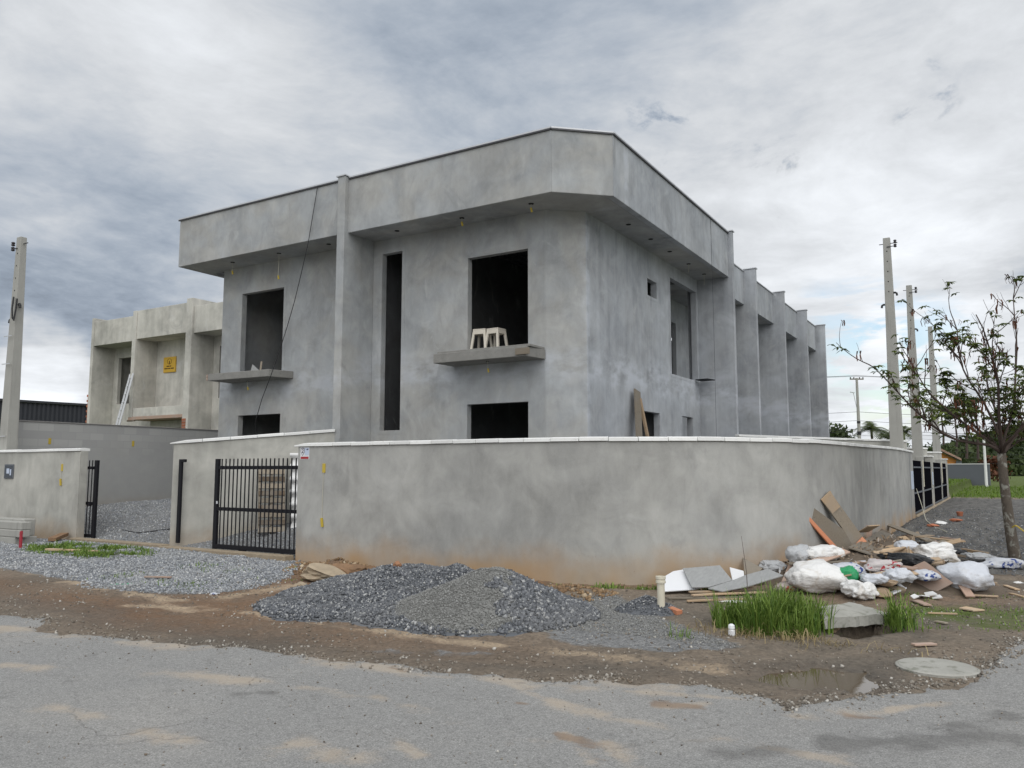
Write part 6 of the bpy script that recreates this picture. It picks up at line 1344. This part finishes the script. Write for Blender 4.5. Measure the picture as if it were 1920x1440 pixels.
for i, (px_, py_, s_, lab) in enumerate(((1727, 1122, .16, 'white tile shard left of its neighbour before the heap'), (1745, 1118, .14, 'white tile shard beside the broken pinkish board'), (1715, 1123, .09, 'smallest white tile shard before the heap'), (1757, 1124, .10, 'white tile shard nearest the grey sack'))):
    q = gz(px_, py_); a0 = random.uniform(0, 6.28); P = [q + (math.cos(a0 + k * 1.45) * s_ * random.uniform(.45, .75), math.sin(a0 + k * 1.45) * s_ * random.uniform(.45, .75), .03 + .02 * math.sin(k * 1.6)) for k in range(4)]
    MB().sheet(P, .012).one('tile_shard', lab, 'tile', M['tile_white'], 'broken white tiles')
def chip(px_, py_, px2, py2, w, mt_, lab, cat='wood', th=.018): lath('wood_chip' if cat == 'wood' else 'scrap', lab, gz(px_, py_) + (0, 0, .016), gz(px2, py2) + (0, 0, .018), w, th, mt_, cat)
chip(1715, 1128, 1740, 1138, .09, 'wood_pink', 'pink brown board scrap on the earth before the tiles'); chip(1820, 1118, 1872, 1121, .05, 'wood', 'pale strip on the earth right of the propped plank'); chip(1805, 1142, 1836, 1148, .15, 'wood', 'pale oval wood scrap on the bare earth at the right')
chip(1840, 1094, 1868, 1095, .05, 'wood', 'pale stick right of the large grey sack'); chip(1885, 1100, 1908, 1108, .06, 'wood', 'pale stick under the tree on the right'); chip(1895, 1115, 1920, 1122, .05, 'wood', 'stick at the right edge of the picture')
chip(1740, 1152, 1795, 1154, .018, 'wood', 'thin straw coloured twig on the earth at the right'); chip(1712, 1212, 1752, 1211, .07, 'wood_pink', 'flat brown wood piece on the mud'); chip(1755, 1168, 1775, 1172, .05, 'wood_grey', 'small grey scrap on the mud right of the slab')
q = gz(1800, 968); MB().lathe([(.07, 0), (.10, .13), (.095, .14), (.088, .13), (.06, .02)], q, 14).one('red_bowl', 'red plastic pot lying far out on the dark ground', 'pot', M['brick'])
for px_, py_, lab in ((1750, 988, 'red brick piece with white mortar by the pale cord'), (1792, 978, 'flat red brick piece on the dark ground'), (1765, 984, 'white rag on the dark ground by the cord')):
    q = gz(px_, py_); rock('brick_piece' if 'brick' in lab else 'rag', lab, q, (.32, .2, .1), 'brick' if 'brick' in lab else 'tile_white', px_ % 90, 'brick' if 'brick' in lab else 'rag')
crumple('white_rag', 'white torn rag on the ground before the laths', gz(1370, 1128), .36, .14, .05, 'bag_white', .2, 51, 'rag'); crumple('white_rag', 'white scrap by the dark ground stones', gz(1908, 1093), .14, .1, .04, 'bag_white', .6, 52, 'rag')
q = gz(1372, 1192); MB().lathe([(.028, 0), (.033, .01), (.033, .05), (.026, .06), (.033, .07), (.030, .10), (.015, .112)], q, 14).one('white_cup', 'small white plastic cup at the left end of the tall grass', 'cup', M['panel_white'])
# jumbled offcuts that fill the back and the middle of the heap
for i in range(34):
    px_, py_ = random.uniform(1590, 1790), 0
    back = i % 2 == 0
    py_ = random.uniform(1012, 1040) if back else random.uniform(1055, 1092)
    if not back: px_ = random.uniform(1500, 1740)
    elif px_ < 1640: px_ += 60
    q = hz(px_, py_); a = random.uniform(-.5, .5) + (0 if random.random() < .7 else 1.2); L = random.uniform(.25, .8); d_ = np.array((math.cos(a), math.sin(a), random.uniform(-.18, .18)))
    lath('wood_offcut', 'broken wood offcut jumbled at the back of the rubbish heap' if back else 'small wood offcut stuck between the bags of the rubbish heap', q + (0, 0, .03) - d_ * L / 2, q + (0, 0, random.uniform(.05, .12)) + d_ * L / 2, random.uniform(.05, .2), .02, random.choice(['wood', 'wood_grey', 'wood_dark', 'wood_pink', 'wood']), 'wood', (random.gauss(0, .25), random.gauss(-.2, .25), 1), 'wood offcuts at the back of the heap' if back else 'wood offcuts between the bags')
# litter: many small unsortable crumbs between the bags
P2 = scatter(1300, -3.0, .1, 11.0, 16.0, lambda x, y: sstep(heap2(x, y), .02, .15)); n_ = len(P2); P = on(P2, lambda x, y: land(x, y) + np.maximum(heap2(x, y), 0), .02); V, F, r = leaves_geo(P, 1, .03, .11, .35)
props(leaf_part('litter_flakes', V, F, r, stone_mat('litter_flake', (.12, .085, .055), (.34, .25, .17), (.60, .60, .60), (.2, .16, .12))), 'small splinters and scraps between the bags of the heap', 'litter', kind='stuff')
